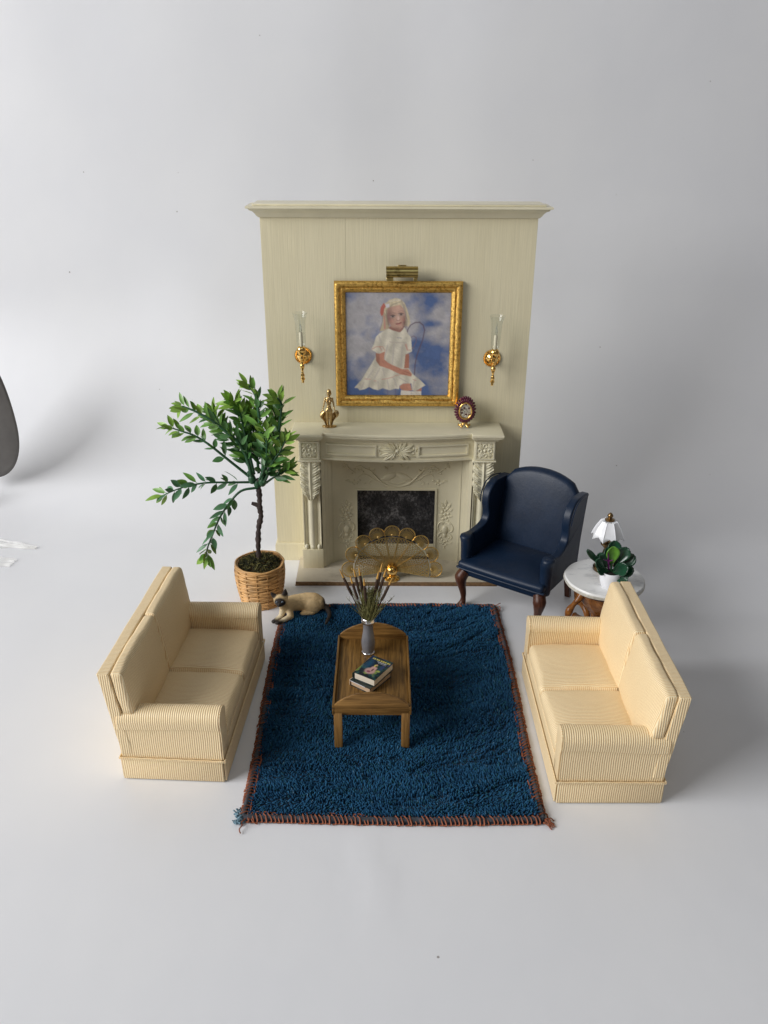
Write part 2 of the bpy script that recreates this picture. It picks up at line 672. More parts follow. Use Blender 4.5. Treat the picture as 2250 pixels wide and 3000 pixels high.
def tag(o, label, cat, group=None):
    o['label'] = label
    o['category'] = cat
    if group:
        o['group'] = group
    return o


def lerp(a, b, t):
    return a + (b - a) * t


def smooth_path(pts, k=6):
    """Catmull-Rom through the points"""
    P = [Vector(p) for p in pts]
    P = [P[0] * 2 - P[1]] + P + [P[-1] * 2 - P[-2]]
    out = []
    for i in range(1, len(P) - 2):
        for j in range(k):
            t = j / k
            a, b, c, d = P[i - 1:i + 3]
            out.append(.5 * ((2 * b) + (c - a) * t + (2 * a - 5 * b + 4 * c - d) * t * t + (3 * b - a - 3 * c + d) * t ** 3))
    out.append(P[-2])
    return out


def fbm(x, y, seed=0, octs=4):
    """value noise in numpy"""
    r = np.random.default_rng(seed)
    T = r.random((64, 64))
    out = np.zeros_like(x)
    amp, tot = 1., 0
    for o in range(octs):
        xi, yi = np.floor(x).astype(int), np.floor(y).astype(int)
        fx, fy = x - xi, y - yi
        fx, fy = fx * fx * (3 - 2 * fx), fy * fy * (3 - 2 * fy)
        g = lambda a, b: T[(a + 17 * o) % 64, (b + 31 * o) % 64]
        out += amp * (g(xi, yi) * (1 - fx) * (1 - fy) + g(xi + 1, yi) * fx * (1 - fy) + g(xi, yi + 1) * (1 - fx) * fy + g(xi + 1, yi + 1) * fx * fy)
        tot += amp
        amp *= .5
        x, y = x * 2.03, y * 2.03
    return out / tot


def srgb(*c):
    a = np.array(c, float) / 255
    return np.where(a <= .04045, a / 12.92, ((a + .055) / 1.055) ** 2.4)


# ================================================================== SETTING
def backdrop():
    R, y0, z1 = 2.6, 9.1, 11.0
    prof = [(-6, 0), (-4, 0), (-2, 0), (0, 0), (1, 0), (2, 0)]
    prof += [(2.4 + .1 * i, 0) for i in range(int((y0 - 2.4) / .1))]
    prof += [(y0 + R * math.sin(a), R - R * math.cos(a)) for a in np.linspace(0, PI / 2, 30)]
    prof += [(y0 + R, R + (z1 - R) * i / 12) for i in range(1, 13)]
    xs = list(np.linspace(-9, -4.6, 10)) + list(np.arange(-4.5, 4.51, .1)) + list(np.linspace(4.6, 9, 10))
    X, T = np.meshgrid(np.array(xs), np.arange(len(prof)), indexing='ij')
    Y = np.array([p[0] for p in prof])[T]
    Z = np.array([p[1] for p in prof])[T]
    # the paper ripples a little where it lies loose in front of the rug, and buckles where it climbs
    crease = .014 * np.exp(-((X + .06 + .05 * np.sin(Y * 3)) / .05) ** 2) * np.exp(-((Y - 4.1) / .32) ** 2)
    Z = Z + np.where((Y < 4.46), crease, 0)
    up = np.clip((Z - .6) / 1.5, 0, 1)
    Y = Y + up * .10 * (fbm(X * .5 + 20, Z * .4 + 5, 3, 2) - .5)
    nv = len(prof)
    vs = np.stack([X, Y, Z], -1).reshape(-1, 3)
    fs = [(i * nv + j, (i + 1) * nv + j, (i + 1) * nv + j + 1, i * nv + j + 1) for i in range(len(xs) - 1) for j in range(nv - 1)]
    me = bpy.data.meshes.new('backdrop')
    me.from_pydata(vs.tolist(), [], fs)
    prep(me, 180)
    o = link('backdrop', me, 'paper')
    o['kind'] = 'structure'


backdrop()

# ================================================================== FIREPLACE WALL
XC = .157
WX0, WX1, WY = -1.184, 1.498, 8.507


def mitre_sweep(mb, path, prof):
    """sweep profile (out, z) along an open plan path; 'out' is to the right-hand side of travel"""
    P = [Vector((p[0], p[1])) for p in path]
    k = len(P)
    nr = []
    for i in range(k - 1):
        d = (P[i + 1] - P[i]).normalized()
        nr.append(Vector((d.y, -d.x)))
    rows = []
    for i in range(k):
        if i == 0:
            m = nr[0]
        elif i == k - 1:
            m = nr[-1]
        else:
            m = nr[i - 1] + nr[i]
            m = m / max(.35, m.dot(nr[i]) if m.length > 1e-6 else 1)
        rows.append([(P[i].x + m.x * o, P[i].y + m.y * o, z) for o, z in prof])
    n = len(prof)
    vs = [q for r in rows for q in r]
    fs = [(i * n + j, (i + 1) * n + j, (i + 1) * n + (j + 1) % n, i * n + (j + 1) % n) for i in range(k - 1) for j in range(n)]
    fs += [tuple(range(n)), tuple((k - 1) * n + j for j in range(n))[::-1]]
    return mb.add(vs, fs)


fw = thing('chimney_breast', 'tall cream painted panelled chimney breast with a moulded cornice behind the fireplace', 'chimney breast', (XC, WY, 0))


def rel(mb):
    mb.v = [(x - XC, y - WY, z) for x, y, z in mb.v]
    return mb


seams = [WX0, -.362, .700, WX1]
for i in range(3):
    off = (.0, .0012, .0004)[i]
    b = MB().bbox(seams[i] + (.0002 if i else 0), seams[i + 1] - (.0002 if i < 2 else 0), WY + off, WY + .30, 0, 3.73, .0008, 1)
    rel(b).build('panel', 'wallpaint', fw)
wpath = [(WX0, WY + .30), (WX0, WY), (WX1, WY), (WX1, WY + .30)]
cor = MB()
mitre_sweep(cor, wpath, [(o_, 3.828 - (3.828 - z_) * .84) for o_, z_ in [(-.01, 3.70), (.014, 3.70), (.018, 3.712), (.03, 3.722), (.038, 3.74), (.058, 3.768), (.088, 3.785), (.096, 3.80), (.118, 3.806), (.118, 3.828), (-.01, 3.828)]])
rel(cor).build('cornice', 'cream', fw, 35)
rel(MB().bbox(WX0 - .06, WX1 + .06, WY - .055, WY + .33, 3.8285, 3.846, .003, 1)).build('cap_board', 'cream', fw)
bb = MB()
mitre_sweep(bb, wpath, [(-.01, 0), (.03, 0), (.03, .035), (.024, .045), (.024, .185), (.02, .20), (.012, .215), (-.01, .215)])
rel(bb).build('baseboard', 'wallpaint', fw, 35)

# ================================================================== FIREPLACE
fp = thing('fireplace', 'cream bow-fronted fireplace with carved leaves and mottled black firebox', 'fireplace', (XC, 8.2, 0))
FY = 8.2
HT = .05          # hearth thickness


def frel(mb):
    mb.v = [(x - XC, y - FY, z) for x, y, z in mb.v]
    return mb


def ysur(x):
    o = max(0, abs(x - XC) - .44)
    return 8.415 - 1.05 * o * o


# hearth
h = frel(MB().bbox(-.925, 1.239, 7.902, WY - .002, .010, HT, .003, 1)).build('hearth', 'hearth', fp)
frel(MB().bbox(-.935, 1.25, 7.893, WY - .002, .0, .0085, .002, 1)).build('card_base', 'card', h)
frel(MB().box(-.926, 1.240, 7.8995, 7.9015, .010, HT - .004)).build('card_edge', 'card', h)

# plan of the breakfront: wall > side > pilaster block > bow > pilaster block > side > wall
BW0, BW1 = .803, 1.022            # block inner / outer offset from centre


def bow(off, y_end, y_mid):
    return y_mid + (y_end - y_mid) * (off / BW0) ** 2


def plan(dout, yb, ye, ym, inner=.0):
    """dout widens, yb = block front, ye/ym = bow ends / middle"""
    L = [(XC - BW1 - dout, WY - .002), (XC - BW1 - dout, yb), (XC - BW0 + inner, yb), (XC - BW0 + inner, ye)]
    for i in range(1, 20):
        o = -BW0 + inner + (2 * (BW0 - inner)) * i / 20
        L.append((XC + o, bow(abs(o), ye, ym)))
    R = [(XC + BW0 - inner, ye), (XC + BW0 - inner, yb), (XC + BW1 + dout, yb), (XC + BW1 + dout, WY - .002)]
    return L + R


def slab_plan(pl, z0, z1, r=0):
    mb = MB()
    mb.poly(pl, z1 - z0, 'xy', z0, r, 3)
    return mb


frel(slab_plan(plan(.072, 8.095, 8.16, 8.075, .035), 1.622, 1.655, .008)).build('shelf', 'cream', fp, 35)
sm = MB()
for dz0, dz1, dd in ((1.604, 1.6225, .058), (1.588, 1.6045, .034), (1.573, 1.5885, .022)):
    sub = slab_plan(plan(dd, 8.165 - dd, 8.225 - dd, 8.14 - dd, dd * .6), dz0, dz1, .005)
    sm.add(sub.v, sub.f)
frel(sm).build('bed_moulding', 'cream', fp, 35)

# frieze: curved board with two sunk panels each framed by a bead
FZ0, FZ1 = 1.352, 1.574


def yfr(x):
    return bow(min(abs(x - XC), BW0), 8.235, 8.150)


def curved_slab(x0, x1, z0, z1, yf, front, back, n=16, r=0):
    mb = MB()
    vs, fs = [], []
    for i in range(n + 1):
        x = lerp(x0, x1, i / n)
        y = yf(x)
        vs += [(x, y + front, z0), (x, y + front, z1), (x, y + back, z1), (x, y + back, z0)]
    for i in range(n):
        for j in range(4):
            fs.append((i * 4 + j, (i + 1) * 4 + j, (i + 1) * 4 + (j + 1) % 4, i * 4 + (j + 1) % 4))
    fs += [(0, 1, 2, 3), (n * 4 + 3, n * 4 + 2, n * 4 + 1, n * 4)]
    return mb.add(vs, fs)


fr = frel(curved_slab(XC - BW0 + .001, XC + BW0 - .001, FZ0, FZ1, yfr, 0, .16, 24)).build('frieze', 'cream', fp, 35)
frel(curved_slab(XC - BW0 + .001, XC + BW0 - .001, FZ0 - .012, FZ0 + .012, yfr, -.010, .1, 24)).build('lower_bead', 'cream', fr, 35)
for sx in (-1, 1):
    a, b = sorted((XC + sx * .215, XC + sx * .745))
    z0, z1 = 1.40, 1.525
    mb = MB()
    for (xa, xb, za, zb) in ((a, b, z0, z0 + .016), (a, b, z1 - .016, z1), (a, a + .016, z0 + .016, z1 - .016), (b - .016, b, z0 + .016, z1 - .016)):
        sub = curved_slab(xa, xb, za, zb, yfr, -.018, .01, 10)
        mb.add(sub.v, sub.f)
    frel(mb).build('sunk_panel_frame', 'cream', fr, 35)


def petal(mb, x, z, ang, ln, wd, hgt, yf, vein=True, n=6):
    """raised leaf on a surface: root at (x,z), pointing along ang in the x-z plane"""
    ca, sa = math.cos(ang), math.sin(ang)
    vs, fs = [], []
    for i in range(n + 1):
        t = i / n
        w = wd * math.sin(PI * min(.999, t ** .75)) + .001
        for j, s in enumerate((-1, -.5, 0, .5, 1)):
            px = x + ca * ln * t - sa * w * s
            pz = z + sa * ln * t + ca * w * s
            hh = hgt * (1 - s * s) ** .5 * math.sin(PI * (.12 + .8 * t)) if abs(s) < 1 else 0
            if vein and j == 2:
                hh *= .55
            vs.append((px, yf(px) - hh, pz))
    for i in range(n):
        for j in range(4):
            fs.append((i * 5 + j, (i + 1) * 5 + j, (i + 1) * 5 + j + 1, i * 5 + j + 1))
    mb.add(vs, fs)


def blob(mb, x, z, r, yf, k=.7):
    mb.ell((x, yf(x), z), (r, r * k, r), n=8, m=6)


def scroll(mb, pts, r, yf, n=5, k=5):
    P = smooth_path([(p[0], 0, p[1]) for p in pts], k)
    rr = [r * (.45 + .55 * math.sin(PI * min(.98, .08 + .86 * i / (len(P) - 1)))) for i in range(len(P))]
    mb.tube([(p.x, yf(p.x) - r * .25, p.z) for p in P], rr, n)


# acanthus spray in the middle of the frieze
mb = MB()
zc = 1.462
for sx in (-1, 1):
    for a, ln, wd in ((.10, .155, .020), (.42, .150, .020), (.85, .105, .017), (1.25, .082, .014), (-.35, .165, .021), (-.70, .150, .021), (-1.10, .105, .017)):
        ang = a if sx > 0 else PI - a
        petal(mb, XC + sx * .018, zc, ang, ln * 1.12, wd * 1.05, .034, yfr)
    for dx, dz in ((.175, .03), (.19, .0), (.172, -.028), (.155, .012), (.195, .022)):
        blob(mb, XC + sx * dx, zc + dz, .014, yfr)
blob(mb, XC, zc + .005, .026, yfr, 1.0)
blob(mb, XC, zc - .052, .012, yfr, 1.3)
petal(mb, XC, zc + .02, PI / 2, .06, .012, .018, yfr)
frel(mb).build('carved_spray', 'plaster', fr, 60, False)

# surround: concave panel pierced by the opening
OX0, OX1, OZ1 = XC - .427, XC + .427, .905
sr = MB()
for (xa, xb, za, zb, n) in ((XC - BW0, OX0, HT, FZ0 + .01, 10), (OX1, XC + BW0, HT, FZ0 + .01, 10), (OX0, OX1, OZ1, FZ0 + .01, 14)):
    sub = curved_slab(xa, xb, za, zb, ysur, 0, .03, n)
    sr.add(sub.v, sub.f)
su = frel(sr).build('surround', 'surround', fp, 35)
# rim of the opening
rm = MB()
for (xa, xb, za, zb) in ((OX0 - .02, OX0, HT, OZ1 + .02), (OX1, OX1 + .02, HT, OZ1 + .02), (OX0, OX1, OZ1, OZ1 + .02)):
    sub = curved_slab(xa, xb, za, zb, ysur, -.012, .05, 10)
    rm.add(sub.v, sub.f)
frel(rm).build('opening_rim', 'surround', su, 35)
# stepped mouldings beside the pilasters
for sx in (-1, 1):
    mb = MB()
    for k, (o0, o1, d) in enumerate(((.765, .802, .055), (.735, .765, .034), (.700, .735, .016), (.690, .698, .022))):
        a, b = sorted((XC + sx * o0, XC + sx * o1))
        sub = curved_slab(a, b, HT, FZ0 + .005, ysur, -d, .02, 3)
        mb.add(sub.v, sub.f)
    frel(mb).build('stepped_moulding', 'surround', su, 35)
mb = MB()
sub = curved_slab(XC - .69, XC + .69, 1.30, FZ0 + .004, ysur, -.02, .02, 16)
frel(sub).build('top_moulding', 'surround', su, 35)
frel(MB().box(OX0 - .03, OX1 + .03, 8.492, 8.502, HT + .0005, OZ1 + .03)).build('firebox', 'firebox', fp, None)
frel(MB().box(OX0 + .001, OX1 - .001, 8.420, 8.4915, HT + .001, HT + .006)).build('firebox_floor', 'firebox', fp, None)
for xa in (OX0 - .012, OX1 + .002):
    frel(MB().box(xa, xa + .010, 8.447, 8.4915, HT + .001, OZ1 + .02)).build('firebox_cheek', 'firebox', fp, None)

# low relief over the opening: swag, ribbons and flowers
mb = MB()
for sx in (-1, 1):
    X = lambda o: XC + sx * o
    # the two lobes of the swag
    R = Matrix.Rotation(sx * .42, 3, 'Y')
    mb.ell((X(.075), ysur(X(.075)) + .004, 1.065), (.095, .018, .038), R, 12, 8)
    mb.ell((X(.13), ysur(X(.13)) + .004, 1.045), (.05, .016, .022), R, 10, 8)
    scroll(mb, [(X(.0), .945), (X(.08), .958), (X(.16), 1.0), (X(.22), 1.06), (X(.28), 1.13), (X(.34), 1.16)], .011, ysur)
    scroll(mb, [(X(.16), 1.0), (X(.24), 1.03), (X(.31), 1.08), (X(.37), 1.09), (X(.41), 1.06)], .008, ysur)
    scroll(mb, [(X(.22), 1.06), (X(.26), 1.02), (X(.30), .99), (X(.27), .965)], .007, ysur)
    scroll(mb, [(X(.34), 1.16), (X(.39), 1.19), (X(.43), 1.17), (X(.42), 1.13)], .007, ysur)
    scroll(mb, [(X(.44), 1.10), (X(.49), 1.14), (X(.54), 1.19), (X(.58), 1.24)], .008, ysur)
    scroll(mb, [(X(.10), 1.01), (X(.05), .985), (X(.0), .98)], .007, ysur)
    for o, z in ((.36, 1.12), (.30, 1.16), (.40, 1.02), (.26, 1.10), (.45, 1.15), (.48, 1.10), (.52, 1.16), (.56, 1.20), (.46, .97), (.50, 1.0), (.43, .98), (.34, .985), (.11, .965), (.14, .975)):
        blob(mb, X(o), z, .011 + .004 * random.random(), ysur)
    for o, z, a, l in ((.46, .98, .5, .07), (.46, .98, 1.6, .06), (.46, .98, 2.6, .06), (.53, 1.17, .3, .055), (.53, 1.17, 1.3, .055), (.40, 1.12, 1.0, .05), (.40, 1.12, 2.2, .05), (.27, 1.11, 2.2, .06), (.50, 1.02, .0, .06), (.58, 1.23, 1.8, .045), (.10, 1.15, .9, .05), (.05, 1.17, 1.5, .045)):
        ang = a if sx > 0 else PI - a
        petal(mb, X(o), z, ang, l, .012, .013, ysur)
frel(mb).build('carved_swag', 'surround', su, 60, False)
# urn of flowers either side of the opening
for sx in (-1, 1):
    mb = MB()
    cx = XC + sx * .548
    for o, z, r in ((0, .73, .014), (-.02, .70, .016), (.022, .69, .017), (.0, .67, .018), (-.035, .645, .019), (.03, .63, .019), (-.005, .62, .020), (.045, .60, .015), (-.05, .595, .014), (.01, .58, .018), (-.025, .56, .016), (.03, .55, .014), (0, .77, .010), (.03, .30, .013), (-.03, .30, .013), (0, .28, .015), (.02, .25, .012), (-.02, .25, .012), (0, .225, .012), (.045, .335, .013), (-.045, .335, .013), (0, .20, .010)):
        blob(mb, cx + o, z, r, ysur)
    mb.ell((cx, ysur(cx), .43), (.038, .022, .055), None, 10, 8)
    mb.ell((cx, ysur(cx), .365), (.024, .018, .03), None, 10, 8)
    for s2 in (-1, 1):
        X = lambda o: cx + s2 * o
        scroll(mb, [(X(.01), .52), (X(.05), .525), (X(.082), .48), (X(.078), .43), (X(.05), .41), (X(.038), .44)], .009, ysur)
        scroll(mb, [(X(.03), .40), (X(.065), .375), (X(.075), .34), (X(.05), .31)], .008, ysur)
        scroll(mb, [(X(.02), .27), (X(.055), .265), (X(.085), .285)], .006, ysur)
        for a, z, l in ((.6, .66, .07), (1.1, .70, .07), (.2, .60, .06), (.5, .50, .05)):
            petal(mb, X(.02), z, a if s2 > 0 else PI - a, l, .013, .014, ysur)
    petal(mb, cx, .74, PI / 2, .06, .012, .013, ysur)
    frel(mb).build('carved_urn', 'surround', su, 60, False)

# pilasters
for sx in (-1, 1):
    a, b = sorted((XC + sx * BW0, XC + sx * BW1))
    w = b - a
    cx = (a + b) / 2
    # fluted shaft, a plan outline pulled straight up
    yb = FY + .018
    pl = [(a + .012, WY - .003), (a + .012, yb + .02)]
    for i in range(25):
        t = i / 24
        x = lerp(a + .014, b - .014, t)
        s = abs(t - .5) * 2
        y = yb + .004
        if s > .80:
            y += .0 if s > .9 else .012
        elif s > .30:
            y += .030 * math.sin(PI * (s - .30) / .5)
        else:
            y -= .012 * math.cos(PI / 2 * s / .30)
        pl.append((x, y))
    pl += [(b - .012, yb + .02), (b - .012, WY - .003)]
    mbs = MB().poly(pl, 1.07, 'xy', .265)
    p = frel(mbs).build('pilaster', 'plaster', fp, 32)
    # swelling foot of the shaft
    mbf = MB()
    for t in (.12, .5, .88):
        xx = lerp(a + .02, b - .02, t)
        mbf.ell((xx, yb + .010, .305), (.030 if t == .5 else .022, .024, .034), None, 12, 8)
    frel(mbf).build('shaft_foot', 'plaster', p, 60, False)
    frel(MB().bbox(a - .004, b + .004, FY, WY - .003, HT, .28, .004, 2)).build('plinth', 'wallpaint', p)
    # square block with rosette
    yk = FY - .035
    frel(MB().bbox(a, b, yk, WY - .004, 1.345, 1.574, .004, 2)).build('block', 'plaster', p)
    frel(MB().bbox(a - .014, b + .014, yk - .014, WY - .004, 1.332, 1.352, .007, 3)).build('necking', 'plaster', p)
    mr = MB()
    yk_f = lambda x: yk
    zc = 1.462
    hw = .098
    for (xa, xb, za, zb) in ((cx - hw, cx + hw, zc - hw, zc - hw + .014), (cx - hw, cx + hw, zc + hw - .014, zc + hw), (cx - hw, cx - hw + .014, zc - hw + .014, zc + hw - .014), (cx + hw - .014, cx + hw, zc - hw + .014, zc + hw - .014)):
        mr.box(xa, xb, yk - .010, yk + .003, za, zb)
    blob(mr, cx, zc, .018, yk_f)
    for k in range(4):
        a4 = k * PI / 2
        ox, oz = cx + .052 * math.cos(a4), zc + .052 * math.sin(a4)
        mr.ring([(ox + .019 * math.cos(q), yk - .004, oz + .019 * math.sin(q)) for q in np.linspace(0, 2 * PI, 11)[:-1]], .007, 5)
        for da in (-.28, 0, .28):
            petal(mr, cx + .028 * math.cos(a4 + PI / 4), zc + .028 * math.sin(a4 + PI / 4), a4 + PI / 4 + da, .078, .011, .014, yk_f)
    frel(mr).build('rosette', 'plaster', p, 50, False)
    # hanging acanthus leaf
    z_top, z_bot = 1.333, .885

    def leaf(u, v):
        s = u * 2 - 1
        t = v
        env = .112 * (1 - max(0, (t - .55) / .45) ** 2.0) ** .6 if t > .55 else .112
        ph = (t * 5.0 + .55 * abs(s))
        saw = ph - math.floor(ph)
        wid = env * (1 - .13 * (1 - math.sin(PI * saw) ** .6) * (abs(s) > .6))
        fing = t * 15 + 2.6 * abs(s) ** .8
        vein = .0075 * math.sin(2 * PI * fing) * min(1, max(0, abs(s) - .15) * 3)
        rib = .020 * max(0, 1 - abs(s) / .15) ** .8
        lobe = .022 * math.sin(PI * saw) ** .7 * min(1, max(0, abs(s) - .1) * 2.2)
        bulge = .030 + .028 * math.sin(PI * min(1, t * 1.05)) - .02 * s * s
        y = FY + .012 - bulge - lobe - vein - rib * (1 - .4 * t)
        if t > .985 or abs(s) > .985:
            y = FY + .02
        return (cx + wid * s, y, lerp(z_top, z_bot, t) + .020 * abs(s) * (1 - t) * 0 - .016 * (1 - abs(s)) * (t > .9))
    frel(MB().grid(leaf, 34, 110)).build('acanthus_leaf', 'plaster', p, 60, False)

# ================================================================== PAINTING
PZ, PH, PW = 2.487, .640, .639
pt = thing('framed_painting', 'square painting of a seated child in a white dress in a gilt frame', 'painting', (XC + .002, WY, PZ))
prof = [(0, .0), (0, -.045), (.010, -.058), (.030, -.062), (.052, -.055), (.062, -.040), (.068, -.040), (.074, -.046), (.088, -.043), (.104, -.024), (.112, -.016), (.112, 0)]
# rails are mitred: each corner is cut on the diagonal
for k in range(4):
    R = Matrix.Rotation(k * PI / 2, 3, 'Y')
    mb = MB()
    nseg = 26
    vs, fs = [], []
    for i in range(nseg + 1):
        t = i / nseg
        for (ins, y) in prof:
            hx, hz = PW - ins, PH - ins
            if k % 2:
                hx, hz = hz, hx
            wob = .0022 * (random.random() - .5) if 0 < i < nseg and ins > 0 and y < -.02 else 0
            vs.append(R @ Vector((lerp(-hx, hx, t), y + wob, hz + wob)))
    n = len(prof)
    for i in range(nseg):
        for j in range(n):
            fs.append((i * n + j, (i + 1) * n + j, (i + 1) * n + (j + 1) % n, i * n + (j + 1) % n))
    mb.add(vs, fs)
    mb.build('frame_rail', 'gilt', pt, 50)


def portrait(S=440, out=220):
    yy, xx = np.mgrid[0:S, 0:S]
    X = 175 + (xx + .5) / S * 1300
    Yp = 200 + (yy + .5) / S * 1260
    n1 = fbm(X / 190 + 3, Yp / 150 + 9, 5, 5)
    n2 = fbm(X / 90 + 13, Yp / 80 + 2, 8, 4)
    # sky: blue that deepens to the lower right, broken by lilac grey cloud
    blue = np.zeros_like(X)
    for cx, cy, rx, ry, a in ((1180, 300, 160, 130, .9), (1150, 450, 120, 80, .7), (1280, 580, 140, 60, .8), (1250, 1000, 330, 260, 1.05), (1050, 800, 150, 150, .7), (800, 1500, 900, 330, .9), (300, 1300, 300, 260, .7), (240, 690, 80, 60, .6), (410, 710, 70, 70, .7), (560, 980, 150, 110, .6), (210, 240, 80, 60, .4)):
        blue += a * np.exp(-(((X - cx) / rx) ** 2 + ((Yp - cy) / ry) ** 2))
    blue = np.clip(blue * 1.0 - .04 + (n1 - .5) * 1.9 + (n2 - .5) * .4, 0, 1)[..., None]
    img = (1 - blue) * (srgb(172, 168, 170) * (.75 + .5 * n2[..., None])) + blue * (srgb(80, 100, 142) * (.75 + .5 * n1[..., None]))

    def inside(poly):
        m = np.zeros(X.shape, bool)
        k = len(poly)
        for i in range(k):
            (x0, y0), (x1, y1) = poly[i], poly[(i + 1) % k]
            c = (y0 > Yp) != (y1 > Yp)
            if y1 != y0:
                m ^= c & (X < (x1 - x0) * (Yp - y0) / (y1 - y0) + x0)
        return m

    def fill(poly, col, shade=None):
        m = inside(poly)
        c = srgb(*col)
        f = (.82 + .36 * n2[m])[:, None]
        if shade is not None:
            f = f * shade(X[m], Yp[m])[:, None]
        img[m] = c * f

    def stroke(pts, w, col, a=1.):
        c = srgb(*col)
        d = np.full(X.shape, 1e9)
        for (x0, y0), (x1, y1) in zip(pts, pts[1:]):
            L2 = (x1 - x0) ** 2 + (y1 - y0) ** 2 + 1e-9
            t = np.clip(((X - x0) * (x1 - x0) + (Yp - y0) * (y1 - y0)) / L2, 0, 1)
            d = np.minimum(d, np.hypot(X - x0 - t * (x1 - x0), Yp - y0 - t * (y1 - y0)))
        k = (np.clip(1.2 - d / w, 0, 1) * a)[..., None]
        img[:] = img * (1 - k) + c * k

    def dab(x, y, rx, ry, col, a=1.):
        k = (np.exp(-(((X - x) / rx) ** 2 + ((Yp - y) / ry) ** 2)) * a)[..., None]
        img[:] = img * (1 - k) + srgb(*col) * k
    stroke([(935, 700), (945, 640), (980, 590), (1030, 562), (1085, 556), (1130, 590), (1150, 650), (1130, 760), (1095, 860), (1060, 960), (1042, 1060), (1036, 1190)], 8, (96, 78, 92))
    stroke([(985, 735), (1020, 718), (1050, 740), (1050, 790), (1020, 850), (985, 895)], 6, (120, 100, 110))
    for x in (470, 700, 800):
        stroke([(x, 1350), (x + 5, 1460)], 5, (105, 90, 120), .8)
    fill([(610, 400), (640, 480), (640, 560), (600, 665), (640, 660), (720, 650), (720, 480), (690, 380)], (178, 164, 138))
    fill([(640, 420), (660, 345), (720, 297), (790, 276), (855, 288), (905, 340), (938, 420), (965, 500), (975, 570), (950, 610), (905, 600), (740, 610), (690, 480)], (204, 190, 160), lambda x, y: .88 + .14 * np.sin(x / 17.) ** 2)
    fill([(735, 600), (700, 640), (790, 690), (870, 670), (905, 600)], (160, 118, 106))
    fill([(693, 410), (740, 376), (850, 352), (888, 400), (914, 470), (910, 560), (882, 618), (842, 652), (792, 646), (742, 612), (712, 550), (692, 480)], (190, 154, 136), lambda x, y: 1.06 - .0016 * np.abs(x - 835))
    dab(715, 500, 34, 100, (128, 92, 92), .8)
    dab(905, 560, 26, 80, (104, 76, 78), .8)
    dab(800, 640, 70, 22, (128, 88, 80), .7)
    for ex, ey in ((760, 490), (860, 466)):
        dab(ex, ey, 30, 13, (225, 205, 195), .8)
        dab(ex, ey, 21, 15, (30, 26, 32), 1)
        stroke([(ex - 30, ey - 8), (ex, ey - 18), (ex + 30, ey - 8)], 5, (70, 52, 52))
        stroke([(ex - 34, ey - 34), (ex, ey - 44), (ex + 32, ey - 36)], 5, (140, 112, 104), .7)
    dab(826, 515, 14, 34, (226, 196, 182), .8)
    stroke([(805, 533), (826, 540), (848, 528)], 5, (130, 86, 82), .8)
    stroke([(802, 578), (835, 574), (862, 562)], 9, (120, 58, 60))
    dab(840, 586, 26, 8, (196, 132, 124), .7)
    stroke([(700, 400), (760, 350), (850, 320)], 6, (138, 126, 118), .8)
    stroke([(680, 420), (690, 500), (712, 590)], 8, (120, 104, 98), .7)
    stroke([(720, 320), (780, 300), (850, 300)], 6, (214, 206, 196), .8)
    stroke([(660, 380), (720, 330)], 5, (146, 134, 126), .7)
    stroke([(890, 350), (915, 430), (925, 520)], 8, (150, 136, 128), .7)
    dab(840, 420, 60, 26, (200, 162, 148), .5)
    dab(745, 545, 24, 22, (196, 138, 124), .5)
    dab(885, 530, 20, 22, (190, 132, 118), .5)
    stroke([(862, 300), (880, 360), (905, 440), (935, 540), (930, 610)], 6, (130, 118, 126), .7)
    stroke([(600, 660), (630, 560), (636, 480)], 6, (120, 110, 112), .7)
    fill([(606, 450), (612, 385), (650, 330), (676, 372), (655, 405), (645, 470), (622, 490)], (178, 104, 92))
    fill([(648, 480), (664, 480), (676, 630), (652, 645)], (184, 138, 124))
    fill([(668, 350), (715, 340), (720, 380), (680, 392)], (206, 200, 204))
    dress = [(600, 690), (660, 655), (710, 632), (760, 655), (850, 680), (888, 640), (905, 615), (940, 680), (985, 740), (1000, 905), (930, 940), (920, 1090), (970, 1115), (1010, 1180), (1060, 1220), (1120, 1265), (1178, 1322), (1130, 1350), (1050, 1397), (1010, 1385), (1000, 1300), (900, 1300), (850, 1330), (845, 1372), (800, 1365), (730, 1387), (640, 1360), (580, 1385), (520, 1372), (470, 1345), (420, 1372), (350, 1388), (330, 1362), (283, 1357), (370, 1262), (440, 1150), (500, 1060), (545, 985), (562, 920), (495, 885), (530, 820), (556, 730)]
    fill(dress, (212, 204, 186), lambda x, y: .91 + .12 * np.sin(x / 23. + y / 90.))
    for a, b in (((700, 830), (660, 1000)), ((780, 820), (760, 1060)), ((880, 830), (870, 1090)), ((600, 1120), (540, 1230)), ((520, 1140), (440, 1250)), ((480, 1270), (470, 1340)), ((580, 1280), (590, 1370)), ((700, 1260), (720, 1370)), ((850, 1230), (960, 1290)), ((640, 1110), (660, 1200)), ((1040, 1260), (1010, 1380)), ((590, 720), (620, 800)), ((400, 1290), (370, 1370)), ((780, 1240), (820, 1340))):
        stroke([a, b], 10, (168, 158, 158), .55)
    fill([(553, 925), (600, 935), (668, 905), (655, 1000), (700, 1040), (760, 1072), (880, 1122), (955, 1122), (1003, 1180), (998, 1214), (940, 1202), (860, 1188), (720, 1122), (600, 1082), (556, 1020)], (178, 126, 106), lambda x, y: .82 + .3 * (x > 600))
    fill([(920, 942), (965, 930), (968, 1110), (905, 1115)], (172, 118, 98))
    stroke([(905, 1150), (960, 1165), (1000, 1195)], 5, (130, 84, 72), .7)
    stroke([(880, 1170), (940, 1190)], 5, (130, 84, 72), .6)
    fill([(850, 1338), (895, 1302), (985, 1300), (1010, 1388), (930, 1395), (868, 1375)], (184, 132, 112))
